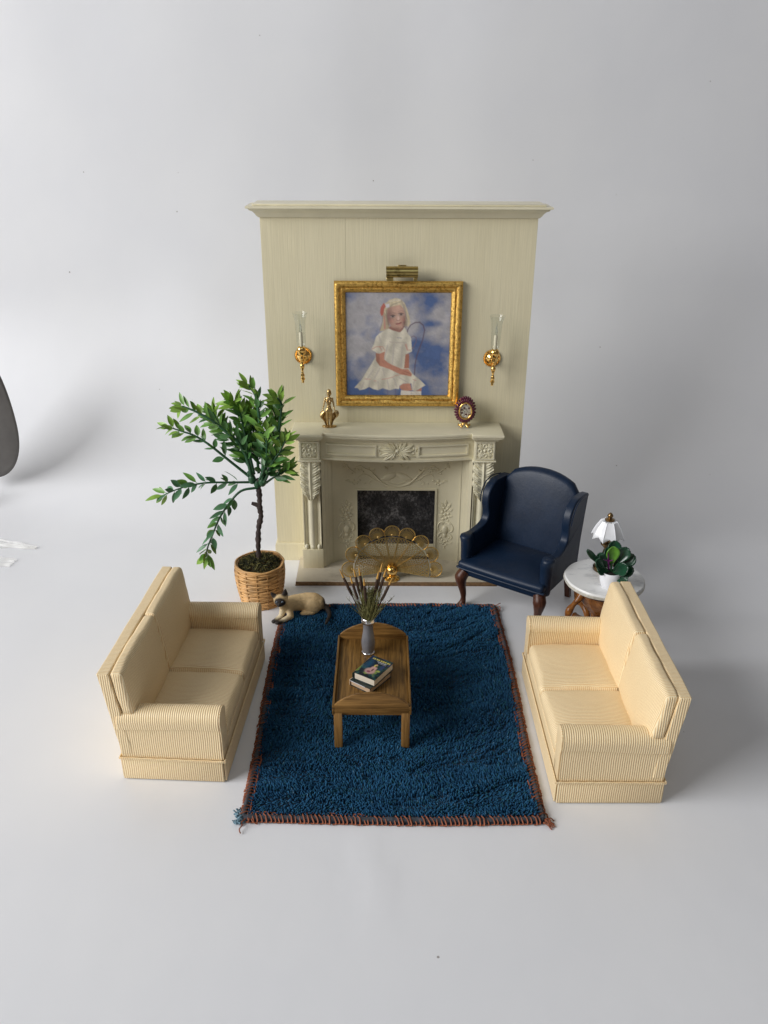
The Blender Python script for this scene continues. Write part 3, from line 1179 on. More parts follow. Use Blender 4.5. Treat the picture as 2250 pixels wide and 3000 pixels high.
    fill([(1055, 1396), (1132, 1352), (1126, 1402)], (178, 126, 108))
    fill([(870, 1385), (1000, 1398), (1126, 1396), (1126, 1470), (864, 1470)], (214, 206, 194))
    stroke([(1000, 1398), (1000, 1460)], 5, (160, 150, 150), .7)
    for P in ([(505, 880), (560, 850), (640, 850), (668, 900)], [(600, 850), (630, 900)], [(915, 820), (940, 890), (980, 890)], [(930, 815), (945, 880)]):
        stroke(P, 5, (190, 110, 96), .8)
    for P in ([(415, 1245), (490, 1250)], [(530, 1268), (560, 1270)], [(630, 1250), (700, 1240), (785, 1215)], [(790, 1205), (850, 1192)], [(1020, 1250), (1060, 1262)]):
        stroke(P, 4, (190, 96, 84), .8)
    stroke([(720, 790), (800, 800), (930, 800)], 5, (170, 150, 146), .7)
    stroke([(815, 740), (870, 745)], 6, (120, 118, 140), .7)
    # soft brushwork: blur the hard edges a little, break the tone up along short strokes
    for _ in range(3):
        img = (img + np.roll(img, 1, 0) + np.roll(img, -1, 0) + np.roll(img, 1, 1) + np.roll(img, -1, 1)) / 5
    br = fbm((X + Yp) / 26 + 40, (X - Yp) / 9 + 40, 44, 3)
    big = fbm(X / 120 + 4, Yp / 120 + 44, 45, 2)
    img = img * (.80 + .26 * br + .16 * big)[..., None]
    img = np.clip(img, 0, 1)
    k = S // out
    return img.reshape(out, k, out, k, 3).mean((1, 3))


def picture_grid(name, img, w, hgt, y, mat, parent, plane='xz'):
    n = img.shape[0]
    m = img.shape[1]
    vs = []
    for i in range(n):
        for j in range(m):
            a, b = (j / (m - 1) - .5) * w, (.5 - i / (n - 1)) * hgt
            vs.append((a, y, b) if plane == 'xz' else (a, b, y))
    fs = [(i * m + j, (i + 1) * m + j, (i + 1) * m + j + 1, i * m + j + 1) for i in range(n - 1) for j in range(m - 1)]
    me = bpy.data.meshes.new(name)
    me.from_pydata(vs, [], fs)
    prep(me, None, False)
    at = me.color_attributes.new('col', 'FLOAT_COLOR', 'POINT')
    at.data.foreach_set('color', np.c_[img.reshape(-1, 3), np.ones(n * m)].astype(np.float32).ravel())
    return link(name, me, mat, parent)


picture_grid('canvas', portrait(), 1.075, 1.075, -.014, 'canvas', pt)

# ================================================================== PICTURE LIGHT
pl = thing('picture_light', 'small brass picture light fixed above the gilt frame', 'lamp', (.19, WY, 3.225))
half = []
for i in range(15):
    a = math.radians(-58 + 238 * i / 14)
    half.append((-.062 * math.cos(a), .055 * math.sin(a) + .005))
sh = MB()
vs, fs = [], []
for sx in (-1, 1):
    for k, (yy, zz) in enumerate(half):
        vs.append((sx * .150, yy - .12, zz))
    for k, (yy, zz) in enumerate(half):
        vs.append((sx * .150, yy * .92 - .12, zz * .92))
n = len(half)
for k in range(n - 1):
    fs += [(k, k + 1, 2 * n + k + 1, 2 * n + k), (n + k, 3 * n + k, 3 * n + k + 1, n + k + 1)]
fs += [(0, 2 * n, 3 * n, n), (n - 1, 2 * n - 1, 4 * n - 1, 3 * n - 1)]
sh.add(vs, fs)
sh.build('shade', 'brass', pl, 50, True)
for sx in (-1, 1):
    MB().poly([(sx * 0 + p[0] - .12, p[1]) for p in half], .004, 'yz', sx * .1505 - (.004 if sx < 0 else 0)).build('end_cap', 'brass', pl)
MB().bbox(-.15, -.085, -.152, -.144, -.078, -.040, .003, 1).build('lip', 'brass', pl)
MB().bbox(.115, .15, -.152, -.144, -.078, -.040, .003, 1).build('lip', 'brass', pl)
MB().tube([(-.12, -.115, -.002), (.12, -.115, -.002)], .017, 10).build('bulb', 'dkbrass', pl)
MB().bbox(-.018, .018, -.125, -.003, .028, .040, .003, 1).build('arm', 'brass', pl)
MB().bbox(-.04, .04, -.008, -.0005, -.02, .055, .003, 1).build('wall_plate', 'brass', pl)


# ================================================================== SCONCES
def sconce(x, z, label, lean):
    t = thing('wall_sconce', label, 'sconce', (x, WY, z), 0, 'gold candle sconces on the cream wall')
    RX = Matrix.Rotation(PI / 2, 3, 'X')
    MB().lathe([(.0005, -.0), (.068, 0), (.070, .006), (.066, .014), (.058, .013), (.05, .008), (.036, .014), (.028, .024), (.02, .030), (.0005, .032)], 28, (0, 0, 0), RX).build('back_plate', 'gold', t, 45)
    yo = -.135
    MB().tube(smooth_path([(0, -.025, -.005), (0, -.06, -.03), (0, -.10, -.035), (0, yo, -.01), (0, yo, .03)], 5), .010, 10).build('arm', 'gold', t)
    MB().lathe([(.0005, .025), (.018, .028), (.030, .045), (.036, .066), (.035, .085), (.028, .098), (.020, .104), (.0005, .104)], 22, (0, yo, 0)).build('cup', 'gold', t, 50)
    MB().lathe([(.0005, -.185), (.010, -.185), (.011, -.165), (.017, -.160), (.018, -.150), (.012, -.145), (.016, -.125), (.010, -.11), (.008, -.09), (.014, -.072), (.019, -.055), (.016, -.040), (.009, -.033), (.014, -.022), (.014, -.012), (.0005, -.004)], 16, (0, yo, 0)).build('finial', 'gold', t, 50)
    c = MB().lathe([(.0005, .10), (.0135, .10), (.0135, .205), (.009, .213), (.0005, .213)], 14, (0, yo, 0)).build('candle', 'candle', t, 50)
    b = MB()
    b.lathe([(.0005, .212), (.008, .216), (.011, .235), (.008, .262), (.003, .30), (.0005, .315)], 12, (0, yo, 0))
    b.build('bulb', 'glass', c, 60)
    MB().tube(smooth_path([(.004, yo, .214), (.007, yo, .235), (.003, yo, .26), (-.002, yo, .275)], 4), .0017, 5).build('filament', 'silver', c)
    pr_ = [(.024, .100), (.034, .125), (.036, .17), (.038, .25), (.043, .31), (.052, .345), (.060, .362)]
    mbg = MB()
    n = 28
    vs = [(r * math.cos(2 * PI * j / n), yo + r * math.sin(2 * PI * j / n), zz) for r, zz in pr_ for j in range(n)]
    fs = [(i * n + j, i * n + (j + 1) % n, (i + 1) * n + (j + 1) % n, (i + 1) * n + j) for i in range(len(pr_) - 1) for j in range(n)]
    mbg.add(vs, fs)
    mbg.build('glass_chimney', 'glass', t, 60)
    t.rotation_euler = (0, lean, 0)
    t.scale = (1.3, 1.25, 1.3)


sconce(-.812, 2.375, 'gold candle sconce with glass chimney left of the painting', -.01)
sconce(1.130, 2.352, 'gold candle sconce with glass chimney right of the painting', .02)

# ================================================================== FIGURINE
ft = thing('figurine', 'small bronze figurine of a woman trailing a drape on the mantel shelf', 'figurine', (-.552, 8.345, 1.6555))
mb = MB()
for z, r, ry in ((.365, .026, .028), (.375, .024, .027)):
    mb.ell((.004, 0, z), (r, ry, .034), n=12, m=8)
mb.cap((.002, 0, .335), (0, 0, .318), .011, .013, 3)
for z, rx, ry in ((.305, .040, .020), (.285, .038, .023), (.262, .030, .021), (.24, .024, .018), (.218, .028, .021), (.196, .036, .024), (.178, .036, .024)):
    mb.ell((0, 0, z), (rx * .86, ry, .022), n=12, m=8)
for s in (-1, 1):
    mb.ell((s * .017, -.020, .283), (.012, .011, .012))
    mb.cap((s * .036, 0, .308), (s * .050, -.006, .245), .012, .010, 5)
    mb.cap((s * .050, -.006, .245), (s * (.068 if s < 0 else .062), -.012, .175), .010, .008, 5)
    mb.cap((s * .019, -.004, .18), (s * .016, -.008, .095), .021, .015, 6)
    mb.cap((s * .016, -.008, .095), (s * .014, -.004, .02), .015, .009, 6)
    mb.ell((s * .018, -.016, .018), (.010, .020, .008))
me = fuse(mb, 'body', .0042, 2)
link('body', me, 'bronze', ft)


def drape(pts, nm='drape'):
    """hanging cloth: a wavy sheet with thickness between two edge lines"""
    g = MB()
    vs = []
    A, B = pts
    k = 12
    pa, pb = smooth_path(A, 4), smooth_path(B, 4)
    kk = min(len(pa), len(pb))
    for i in range(kk):
        for j in range(k + 1):
            t = j / k
            p = pa[i].lerp(pb[i], t)
            p = p + Vector((0, .010 * math.sin(t * 9 + i * .4), 0))
            vs.append(p)
    m = len(vs)
    vs2 = [v + Vector((0, .007, 0)) for v in vs]
    fs = []
    for i in range(kk - 1):
        for j in range(k):
            q = (i * (k + 1) + j, (i + 1) * (k + 1) + j, (i + 1) * (k + 1) + j + 1, i * (k + 1) + j + 1)
            fs += [q, tuple(x + m for x in q[::-1])]
    for i in range(kk - 1):
        for j in (0, k):
            a, b = i * (k + 1) + j, (i + 1) * (k + 1) + j
            fs.append((a, b, b + m, a + m))
    for j in range(k):
        for i in (0, kk - 1):
            a, b = i * (k + 1) + j, i * (k + 1) + j + 1
            fs.append((a, b, b + m, a + m))
    g.add(vs + vs2, fs)
    g.build(nm, 'bronze', ft, 60)


drape(([(-.070, .0, .180), (-.090, .004, .150), (-.094, .006, .105), (-.062, .01, .075), (-.036, .01, .012)], [(-.030, .014, .150), (-.012, .016, .125), (-.006, .018, .09), (-.004, .018, .05), (-.006, .016, .012)]))
drape(([(.064, .0, .180), (.094, .004, .172), (.100, .006, .125), (.050, .01, .075), (.030, .01, .012)], [(.034, .014, .140), (.014, .016, .115), (.006, .018, .09), (.004, .020, .05), (.006, .018, .012)]))
MB().poly([(.075 * math.cos(a) * (1 + .08 * math.sin(3 * a)), .042 * math.sin(a)) for a in np.linspace(0, 2 * PI, 21)[:-1]], .014, 'xy', 0, .004, 2).build('base', 'bronze', ft)

# ================================================================== EGG ORNAMENT
et = thing('egg_ornament', 'small jewelled egg ornament with dark red petals on a gold foot', 'ornament', (.862, 8.36, 1.6555))


def egg_r(a, s=1.):
    """egg outline in the x-z plane, a from the top"""
    r = .118 if math.cos(a) < 0 else .142
    return Vector((.098 * s * math.sin(a), 0, s * r * math.cos(a)))


EZ = .185
mb = MB()
n = 26
for ring in range(2):
    for i in range(n):
        a = 2 * PI * (i + ring * .5) / n
        c = egg_r(a, .98 - .16 * ring)
        c.z += EZ
        R = Euler((random.uniform(-.6, .6), a + PI / 2 + random.uniform(-.4, .4), random.uniform(-.5, .5))).to_matrix()
        mb.ell((c.x, -.022 - .028 * ring, c.z), (.022, .014, .013), R, 8, 6)
mb.build('petal_ruff', 'garnet', et, 60, False)
mb = MB()
vs = []
sh_ = MB()
sh_.ell((0, .028, EZ + .006), (.094, .072, .128), None, 20, 14)
sh_.build('shell', 'gold', et, 60)
mb = MB()
mb.ring([Vector((p.x, -.058, p.z + EZ)) for p in (egg_r(2 * PI * i / 30, .66) for i in range(30))], .008, 8)
mb.build('gold_rim', 'gold', et, 60)
mb = MB()
mb.poly([(egg_r(2 * PI * i / 30, .66).x, egg_r(2 * PI * i / 30, .66).z + EZ) for i in range(30)], .01, 'xz', -.052)
mb.build('crystal_face', 'crystal', et, None)
for dx, dz in ((.002, .075), (-.012, .038), (.036, .036), (-.038, .018), (-.036, -.014), (.008, -.030), (.040, -.036)):
    MB().ell((dx, -.0535, dz + EZ), (.010, .006, .010), None, 10, 6).build('gem', 'gem', et, 60)
mb = MB()
for i in range(5):
    a = 2 * PI * i / 5 + .3
    c, s = math.cos(a), math.sin(a)
    mb.tube(smooth_path([(0, 0, .07), (.018 * c, .018 * s, .055), (.028 * c, .028 * s, .03), (.050 * c, .050 * s, .012), (.062 * c, .062 * s, .016), (.058 * c, .058 * s, .028)], 4), .008, 7)
mb.ell((0, 0, .06), (.018, .018, .016))
mb.build('foot', 'gold', et, 60)

# ================================================================== FIRE SCREEN
FSY = 7.985
fs_t = thing('fire_screen', 'pierced brass peacock-fan fire screen with ball hub on the hearth', 'fire screen', (.112, FSY, HT))
HZ = .10
lean = .10          # leans back a little
RB, RD = .400, .088


def blade_mesh():
    """one blade lying along +Z in the x-z plane, pierced with staggered slots"""
    mb = MB()
    th = .004
    half = math.radians(11.6)

    def bar(p0, p1, w):
        p0, p1 = Vector((p0[0], 0, p0[1])), Vector((p1[0], 0, p1[1]))
        d = (p1 - p0).normalized()
        s = Vector((d.z, 0, -d.x)) * w / 2
        v = []
        for y in (-th / 2, th / 2):
            v += [(p0 - s + Vector((0, y, 0))), (p0 + s + Vector((0, y, 0))), (p1 + s + Vector((0, y, 0))), (p1 - s + Vector((0, y, 0)))]
        mb.add(v, [(0, 1, 2, 3), (7, 6, 5, 4), (0, 4, 5, 1), (2, 6, 7, 3), (1, 5, 6, 2), (0, 3, 7, 4)])
    pol = lambda r, a: (r * math.sin(a), r * math.cos(a))
    n = 8
    for k in range(n + 1):
        a = -half + 2 * half * k / n
        bar(pol(.05, a), pol(RB, a), .0062 if k not in (0, n) else .0085)
    rr = .07
    row = 0
    while rr < RB - .01:
        for k in range(n):
            if (k + row) % 2 == 0:
                a0, a1 = -half + 2 * half * k / n, -half + 2 * half * (k + 1) / n
                bar(pol(rr, a0), pol(rr, a1), .0105)
        row += 1
        rr += .024
    for r0, w in ((RB, .011),):
        for k in range(n):
            a0, a1 = -half + 2 * half * k / n, -half + 2 * half * (k + 1) / n
            bar(pol(r0, a0), pol(r0, a1), w)
    c = Vector((0, 0, RB + RD * .62))
    P = [c + Vector((RD * math.sin(a), 0, RD * math.cos(a))) for a in np.linspace(-2.05, 2.05, 25)]
    mb.tube(P, .0062, 6)
    for a in np.linspace(-1.9, 1.9, 17):
        q = c + Vector((.93 * RD * math.sin(a), 0, .93 * RD * math.cos(a)))
        c0 = c + Vector((0, 0, -RD * .30)) + Vector((.016 * math.sin(a), 0, .016 * math.cos(a)))
        bar((c0.x, c0.z), (q.x, q.z), .0078)
    mb.ell((0, 0, c.z - RD * .30), (.016, .006, .016), None, 10, 6)
    return mb.mesh('blade', None, True, False)


bmesh_ = blade_mesh()
for k in range(9):
    a = -PI / 2 + PI * k / 8
    a *= .985
    o = link('blade', bmesh_, 'screen', fs_t, (0, .012 - .0055 * abs(k - 4) + .002 * (k % 2), HZ))
    o.rotation_euler = (Matrix.Rotation(-lean, 3, 'X') @ Matrix.Rotation(a, 3, 'Y')).to_euler()
    q_ = 1 - .075 * math.cos(a) ** 2
    o.scale = (q_, 1, q_)
MB().ell((0, -.022, HZ), (.062, .055, .062), None, 24, 14).build('ball', 'gold', fs_t, 180)
MB().lathe([(.0005, 0), (.082, 0), (.084, .010), (.074, .018), (.060, .022), (.050, .034), (.035, .045), (.0005, .05)], 28, (0, -.02, 0)).build('base', 'gold', fs_t, 45)

# ================================================================== WING CHAIR
ch = thing('wing_chair', 'navy leather wing armchair on carved mahogany legs beside the fireplace', 'armchair', (1.162, 7.24, 0), -.617)
D = .86


def lean_back(p):
    return Vector((p.x, p.y + .20 * max(0, p.z - .45) ** 1.05, p.z))


def arch(p):
    x = p.x / .42
    if p.z > .8:
        k = (p.z - .8) / .50
        top = 1.355 - .135 * abs(x) ** 2.2 - .04 * (abs(x) > .86)
        p = Vector((p.x, p.y, .8 + k * (top - .8)))
    return lean_back(p)


softbox(-.435, .435, .645, .745, .46, 1.30, .05, 14, (0, 0, .035, .0, 0, 0), arch).build('backrest', 'leather', ch, 60)
softbox(-.455, .455, .03, .80, .350, .455, .03, 8, (0, 0, 0, 0, 0, 0)).build('seat_rail', 'leather', ch, 60)


def tcush(p):
    if p.y > .17:
        p = Vector((p.x * .83, p.y, p.z))
    return Vector((p.x, p.y, p.z + .03 * math.sin(PI * min(1, max(0, p.y / .7))) * (1 - (p.x / .5) ** 2)))


softbox(-.475, .475, -.015, .70, .440, .525, .034, 12, (0, 0, .012, 0, 0, .02), tcush).build('seat_cushion', 'leather', ch, 60)
MB().tube(smooth_path([(-.462, .10, .452), (-.470, .02, .452), (-.44, -.012, .452), (0, -.018, .452), (.44, -.012, .452), (.470, .02, .452), (.462, .10, .452)], 6), .010, 8).build('welt', 'leather', ch)
for sx in (-1, 1):
    # wing and arm outline in depth / height, one padded slab
    ol = [(.09, .40), (.075, .60), (.09, .735), (.15, .775), (.24, .765), (.36, .775), (.455, .82), (.475, .90), (.455, 1.00), (.47, 1.10), (.53, 1.175), (.62, 1.215), (.72, 1.215), (.83, 1.205), (.905, 1.19)]
    P = [(p.x, p.y) for p in smooth_path([(a, b, 0) for a, b in ol], 4)]
    P += [(.86, .95), (.82, .70), (.80, .40)]
    th = .088
    x0 = .395 if sx > 0 else -.395 - th

    def flare(p, sx=sx):
        # the wings splay out as they come forward and the arm rolls outwards at its top
        k = max(0, 1 - abs(p.z - .76) / .10) * max(0, 1 - max(0, p.y - .30) / .25)
        return Vector((p.x + sx * (.024 * k + .03 * max(0, .8 - p.y) * (p.z > .8) * min(1, (p.z - .8) * 4)), p.y, p.z))
    o = MB().poly(P, th, 'yz', x0, .034, 5, flare).build('wing', 'leather', ch, 70)
    o.modifiers.new('wn', 'WEIGHTED_NORMAL').keep_sharp = True
    # rounded post at the front of the arm
    mb = MB()
    cx = sx * .440
    mb.lathe([(.0005, .385), (.05, .387), (.056, .42), (.059, .60), (.064, .70), (.066, .752), (.060, .772), (.045, .780), (.0005, .782)], 22, (0, 0, 0))
    mb.v = [(cx + sx * .012 * (z > .7) + x, .115 + y * 1.15, z) for x, y, z in mb.v]
    mb.build('arm_post', 'leather', ch, 50)
    MB().tube(smooth_path([(sx * .492, .86, 1.19), (sx * .50, .70, 1.218), (sx * .506, .56, 1.19), (sx * .507, .485, 1.10), (sx * .503, .468, 1.0)], 5), .0065, 6).build('wing_piping', 'leather', ch)
    # cabriole front leg
    pth = smooth_path([(sx * .415, .055, .395), (sx * .440, .02, .33), (sx * .432, .025, .24), (sx * .418, .04, .14), (sx * .415, .04, .06), (sx * .425, .02, .0)], 5)
    rs = [lerp(a, b, 0) for a, b in zip([.062 * (1 - i / 25) ** 0 for i in range(26)], [0] * 26)]
    key = [(.0, .060), (.2, .066), (.45, .040), (.72, .026), (.88, .034), (1.0, .046)]
    rs = []
    for i in range(len(pth)):
        t = i / (len(pth) - 1)
        for (t0, r0), (t1, r1) in zip(key, key[1:]):
            if t0 <= t <= t1 + 1e-9:
                rs.append(lerp(r0, r1, (t - t0) / (t1 - t0)))
                break
    MB().tube(pth, rs, 12).build('front_leg', 'mahog', ch, 60)
    rear = MB()
    for (x, y, z, w) in ():
        pass
    vs = []
    for z, y, w in ((.40, .79, .034), (.2, .80, .030), (0, .845, .026)):
        vs += [(sx * .40 + dx * w, y + dy * w, z) for dx, dy in ((-1, -1), (1, -1), (1, 1), (-1, 1))]
    rear.add(vs, [(i * 4 + j, i * 4 + (j + 1) % 4, i * 4 + 4 + (j + 1) % 4, i * 4 + 4 + j) for i in range(2) for j in range(4)] + [(0, 1, 2, 3), (11, 10, 9, 8)])
    rear.build('rear_leg', 'mahog', ch, 30)
softbox(-.46, .46, .785, .83, .38, 1.18, .02, 6, (0,) * 6, lambda p: Vector((p.x, p.y + .09 * max(0, p.z - .45), p.z))).build('outer_back', 'leather', ch, 50)


# ================================================================== SOFAS
SL, SD = 1.62, .7835


def sofa(px, py, rz, side, label):
    t = thing('sofa', label, 'sofa', (px, py, 0), rz, 'cream two-seat sofas either side of the rug')
    X = lambda u: side * u
    xs = lambda a, b: sorted((X(a), X(b)))

    def put(mb, name, mode='auto', smooth=50, par=None):
        me = mb.mesh(name, smooth)
        ribuv(me, mode)
        return link(name, me, 'rib', par or t)
    # plinth box behind the skirt
    a, b = xs(.02, SD - .008)
    put(MB().bbox(a, b, .012, SL - .012, .012, .26, .006, 2), 'base')
    # skirt: four flat panels that meet in open pleats at the corners
    zt = .197
    for (u0, u1, v0, v1) in ((-.004, SD + .004, -.006, .008), (-.004, SD + .004, SL - .008, SL + .006)):
        a, b = xs(u0 + .012, u1 - .006)
        put(MB().bbox(a, b, v0, v1, .010, zt, .003, 2, lambda p: Vector((p.x, p.y + .006 * math.sin(p.x * 9) * (1 - p.z / .2), p.z))), 'skirt_panel')
    for (u0, u1) in ((-.008, .006), (SD - .006, SD + .008)):
        a, b = xs(u0, u1)
        put(MB().bbox(a, b, .008, SL - .008, .010, zt, .003, 2), 'skirt_panel')
    # double cord above the skirt
    mbp = MB()
    for zz in (.199, .209):
        L = [(X(-.010), -.010, zz), (X(SD + .008), -.010, zz), (X(SD + .008), SL + .010, zz), (X(-.010), SL + .010, zz)]
        pts = []
        for i in range(4):
            p, q = Vector(L[i]), Vector(L[(i + 1) % 4])
            for k in range(24):
                v = p.lerp(q, k / 24)
                v.z += .0015 * math.sin(k * 1.9 + i)
                pts.append(v)
        mbp.ring(pts, .0062, 6)
    put(mbp, 'cord')
    # front border and deck under the cushions
    a, b = xs(.0, .60)
    put(MB().bbox(a, b, .10, SL - .10, .205, .315, .010, 3), 'deck')
    # arms: section in length/height swept from front to back
    for far in (0, 1):
        V = (lambda v: SL - v) if far else (lambda v: v)
        sec = [(.158, .21), (.160, .50), (.168, .555)]
        for i in range(13):
            an = -.15 + (PI + .35) * i / 12
            sec.append((.078 + .092 * math.cos(an), .560 + .082 * math.sin(an)))
        sec += [(-.010, .515), (-.008, .492), (.004, .487), (.003, .40), (.002, .21)]
        n = len(sec)
        vs, fs = [], []
        cols = [.012, .03, .2, .4, .6, SD - .012]
        for ci, u in enumerate(cols):
            droop = -.018 * (u / SD) ** 1.5
            for k, (v, z) in enumerate(sec):
                hem = .006 * math.sin(u * 7.5 + far) if n - 5 <= k <= n - 3 else 0
                vs.append((X(u), V(v), z + hem + (droop if z > .45 else 0)))
        for i in range(len(cols) - 1):
            for j in range(n):
                fs.append((i * n + j, i * n + (j + 1) % n, (i + 1) * n + (j + 1) % n, (i + 1) * n + j))
        fs += [tuple(range(n)), tuple((len(cols) - 1) * n + j for j in range(n))[::-1]]
        arm = put(MB().add(vs, fs), 'arm', 'x')
        # tongue panel on the front of the arm, edged with cord
        out = [(.150, .215), (.152, .50), (.163, .56)]
        for i in range(11):
            an = .0 + PI * i / 10
            out.append((.078 + .086 * math.cos(an), .560 + .078 * math.sin(an)))
        out += [(-.004, .53), (.010, .45), (.012, .33), (.008, .215)]
        a0 = X(.000) if side > 0 else X(.014)
        put(MB().poly([(V(v), z) for v, z in out], .014, 'yz', a0, .005, 3), 'arm_front', 'auto', 50, arm)
        put(MB().tube([(X(.004), V(v), z) for v, z in out], .0055, 6), 'cord', 'auto', 60, arm)
    # seat cushions
    for k in range(2):
        v0, v1 = (.164, SL / 2 - .001) if k == 0 else (SL / 2 + .001, SL - .164)
        a, b = xs(-.004, .66)
        put(softbox(a, b, v0, v1, .312, .432, .050, 10, (0, 0, 0, 0, 0, .040), None, 6, .009, 3.1 * k + 7 * side), 'seat_cushion', 'auto', 60)
    # back frame
    lean = .135

    def tilt(p):
        return Vector((p.x + side * lean * max(0, p.z - .30), p.y, p.z))
    a, b = xs(SD - .092, SD - .004)
    put(softbox(a, b, .0, SL, .24, .962, .010, 8, (0,) * 6, tilt, 4, .005, 2. * side), 'back_frame')
    # back cushions
    for k in range(2):
        v0, v1 = (.004, SL / 2 - .001) if k == 0 else (SL / 2 + .001, SL - .004)
        a, b = xs(.598, SD - .096)
        bl = (.034, 0, 0, 0, 0, .008) if side > 0 else (0, .034, 0, 0, 0, .008)

        def tl2(p):
            q = tilt(p)
            # squashed where it sits down between the arms
            if p.z < .60:
                for lo, hi in ((0, .17),):
                    f = (.60 - p.z) / .17
                    if q.y < .172:
                        q.y = lerp(q.y, max(q.y, .166), min(1, f * 1.4))
                    if q.y > SL - .172:
                        q.y = lerp(q.y, min(q.y, SL - .166), min(1, f * 1.4))
            return q
        put(softbox(a, b, v0, v1, .415, .968, .028, 12, bl, tl2, 6, .009, 5.3 * k + 9 * side), 'back_cushion', 'auto', 60)
    return t


sofa(-1.1791, 4.9154, -.0543, -1, 'cream ribbed two-seat sofa left of the rug, facing right')
sofa(1.2824, 4.7065, -.0027, 1, 'cream ribbed two-seat sofa right of the rug, facing left')

# ================================================================== RUG
RX0, RX1, RY0, RY1 = -1.0166, 1.1934, 4.50, 7.475
rug = thing('rug', 'deep blue tufted rug with rust stitched edge under the coffee table', 'rug', ((RX0 + RX1) / 2, (RY0 + RY1) / 2, 0))
RC = ((RX0 + RX1) / 2, (RY0 + RY1) / 2)
RHX, RHY = (RX1 - RX0) / 2, (RY1 - RY0) / 2


def rug_warp(x, y):
    """slightly uneven hand-cut outline"""
    return x + .012 * np.sin(y * 2.3 + .6) * (x / RHX), y + .014 * np.sin(x * 2.1 + 1.) * (y / RHY)


pb = MB()
nb = 40
ol = []
for i in range(nb):
    ol.append(rug_warp(-RHX + 2 * RHX * i / nb, -RHY))
for i in range(nb):
    ol.append(rug_warp(RHX, -RHY + 2 * RHY * i / nb))
for i in range(nb):
    ol.append(rug_warp(RHX - 2 * RHX * i / nb, RHY))
for i in range(nb):
    ol.append(rug_warp(-RHX, RHY - 2 * RHY * i / nb))
MB().poly([(float(a), float(b)) for a, b in ol], .014, 'xy', .002, .004, 1).build('backing', 'rugbase', rug)


def pile():
    sp = .0128
    gx, gy = np.meshgrid(np.arange(-RHX + .052, RHX - .052, sp), np.arange(-RHY + .052, RHY - .052, sp))
    x = gx.ravel() + rng.uniform(-.5, .5, gx.size) * sp
    y = gy.ravel() + rng.uniform(-.5, .5, gx.size) * sp
    N = x.size
    x, y = rug_warp(x, y)
    # the nap: swept bands where neighbouring tufts lie the same way, with worn furrows between them
    wx = x + .10 * np.sin(y * 4.1) + .25 * (fbm(x * 1.7 + 5, y * 1.7 + 9, 15, 2) - .5)
    wy = y + .12 * np.sin(x * 3.3 + 1)
    wv = fbm(wx * 2.2 + 17, wy * 7.0 + 23, 6, 3)
    ang = 2 * PI * 1.5 * fbm(wx * 1.6 + 20, wy * 3.0 + 20, 11, 2) + rng.normal(0, .85, N)
    ln = np.clip(.5 + 2.4 * np.abs(wv - .5) * 2, .3, 2.0) * rng.uniform(.6, 1.2, N)
    hgt = .036 + .034 * (wv - .5) * 2 - .034 * np.clip(1 - np.abs(wv - .47) / .042, 0, 1) + rng.normal(0, .005, N)
    hgt = np.clip(hgt, .010, .07)
    rad = rng.uniform(.0046, .0072, N)
    dx, dy = np.cos(ang), np.sin(ang)
    sides = 4
    V = np.zeros((N, 3 * sides + 1, 3))
    base = np.stack([x, y, np.full(N, .012)], -1)
    mid = base + np.stack([dx * ln * .005, dy * ln * .005, hgt * .62], -1)
    tip = mid + np.stack([dx * ln * .008, dy * ln * .008, hgt * .38], -1)
    ph = rng.uniform(0, 2 * PI, N)
    for k, (P, r) in enumerate(((base, rad * .75), (mid, rad), (tip, rad * .85))):
        for j in range(sides):
            a = ph + 2 * PI * j / sides
            V[:, k * sides + j] = P + np.stack([np.cos(a) * r, np.sin(a) * r, np.zeros(N)], -1)
    V[:, -1] = tip + np.stack([dx * .003, dy * .003, np.full(N, .004)], -1)
    nv = 3 * sides + 1
    F = []
    for k in range(2):
        for j in range(sides):
            F.append((k * sides + j, k * sides + (j + 1) % sides, (k + 1) * sides + (j + 1) % sides, (k + 1) * sides + j))
    T = [(2 * sides + j, 2 * sides + (j + 1) % sides, 3 * sides) for j in range(sides)]
    off = (np.arange(N) * nv)[:, None, None]
    Q = (np.array(F)[None] + off).reshape(-1, 4)
    Tr = (np.array(T)[None] + off).reshape(-1, 3)
    me = bpy.data.meshes.new('pile')
    me.vertices.add(N * nv)
    me.vertices.foreach_set('co', V.ravel())
    me.loops.add(Q.size + Tr.size)
    me.loops.foreach_set('vertex_index', np.concatenate([Q.ravel(), Tr.ravel()]))
    me.polygons.add(len(Q) + len(Tr))
    me.polygons.foreach_set('loop_start', np.concatenate([np.arange(len(Q)) * 4, Q.size + np.arange(len(Tr)) * 3]))
    me.update(calc_edges=True)
    me.polygons.foreach_set('use_smooth', [True] * len(me.polygons))
    v = np.clip(fbm(x * 1.6 + 3, y * 1.6 + 8, 21, 3) + rng.normal(0, .16, N), 0, 1)[:, None]
    col = srgb(21, 55, 88) * (1 - v) + srgb(46, 100, 136) * v
    teal = (rng.random(N) < .10)[:, None]
    col = np.where(teal, srgb(36, 82, 98), col)
    pale = (rng.random(N) < .012)[:, None]
    col = np.where(pale, srgb(74, 108, 132), col)
    at = me.color_attributes.new('col', 'FLOAT_COLOR', 'POINT')
    cc = np.repeat(np.c_[col, np.ones(N)][:, None], nv, 1)
    at.data.foreach_set('color', cc.astype(np.float32).ravel())
    o = link('pile', me, 'pile', rug)
    o['kind'] = 'stuff'


pile()
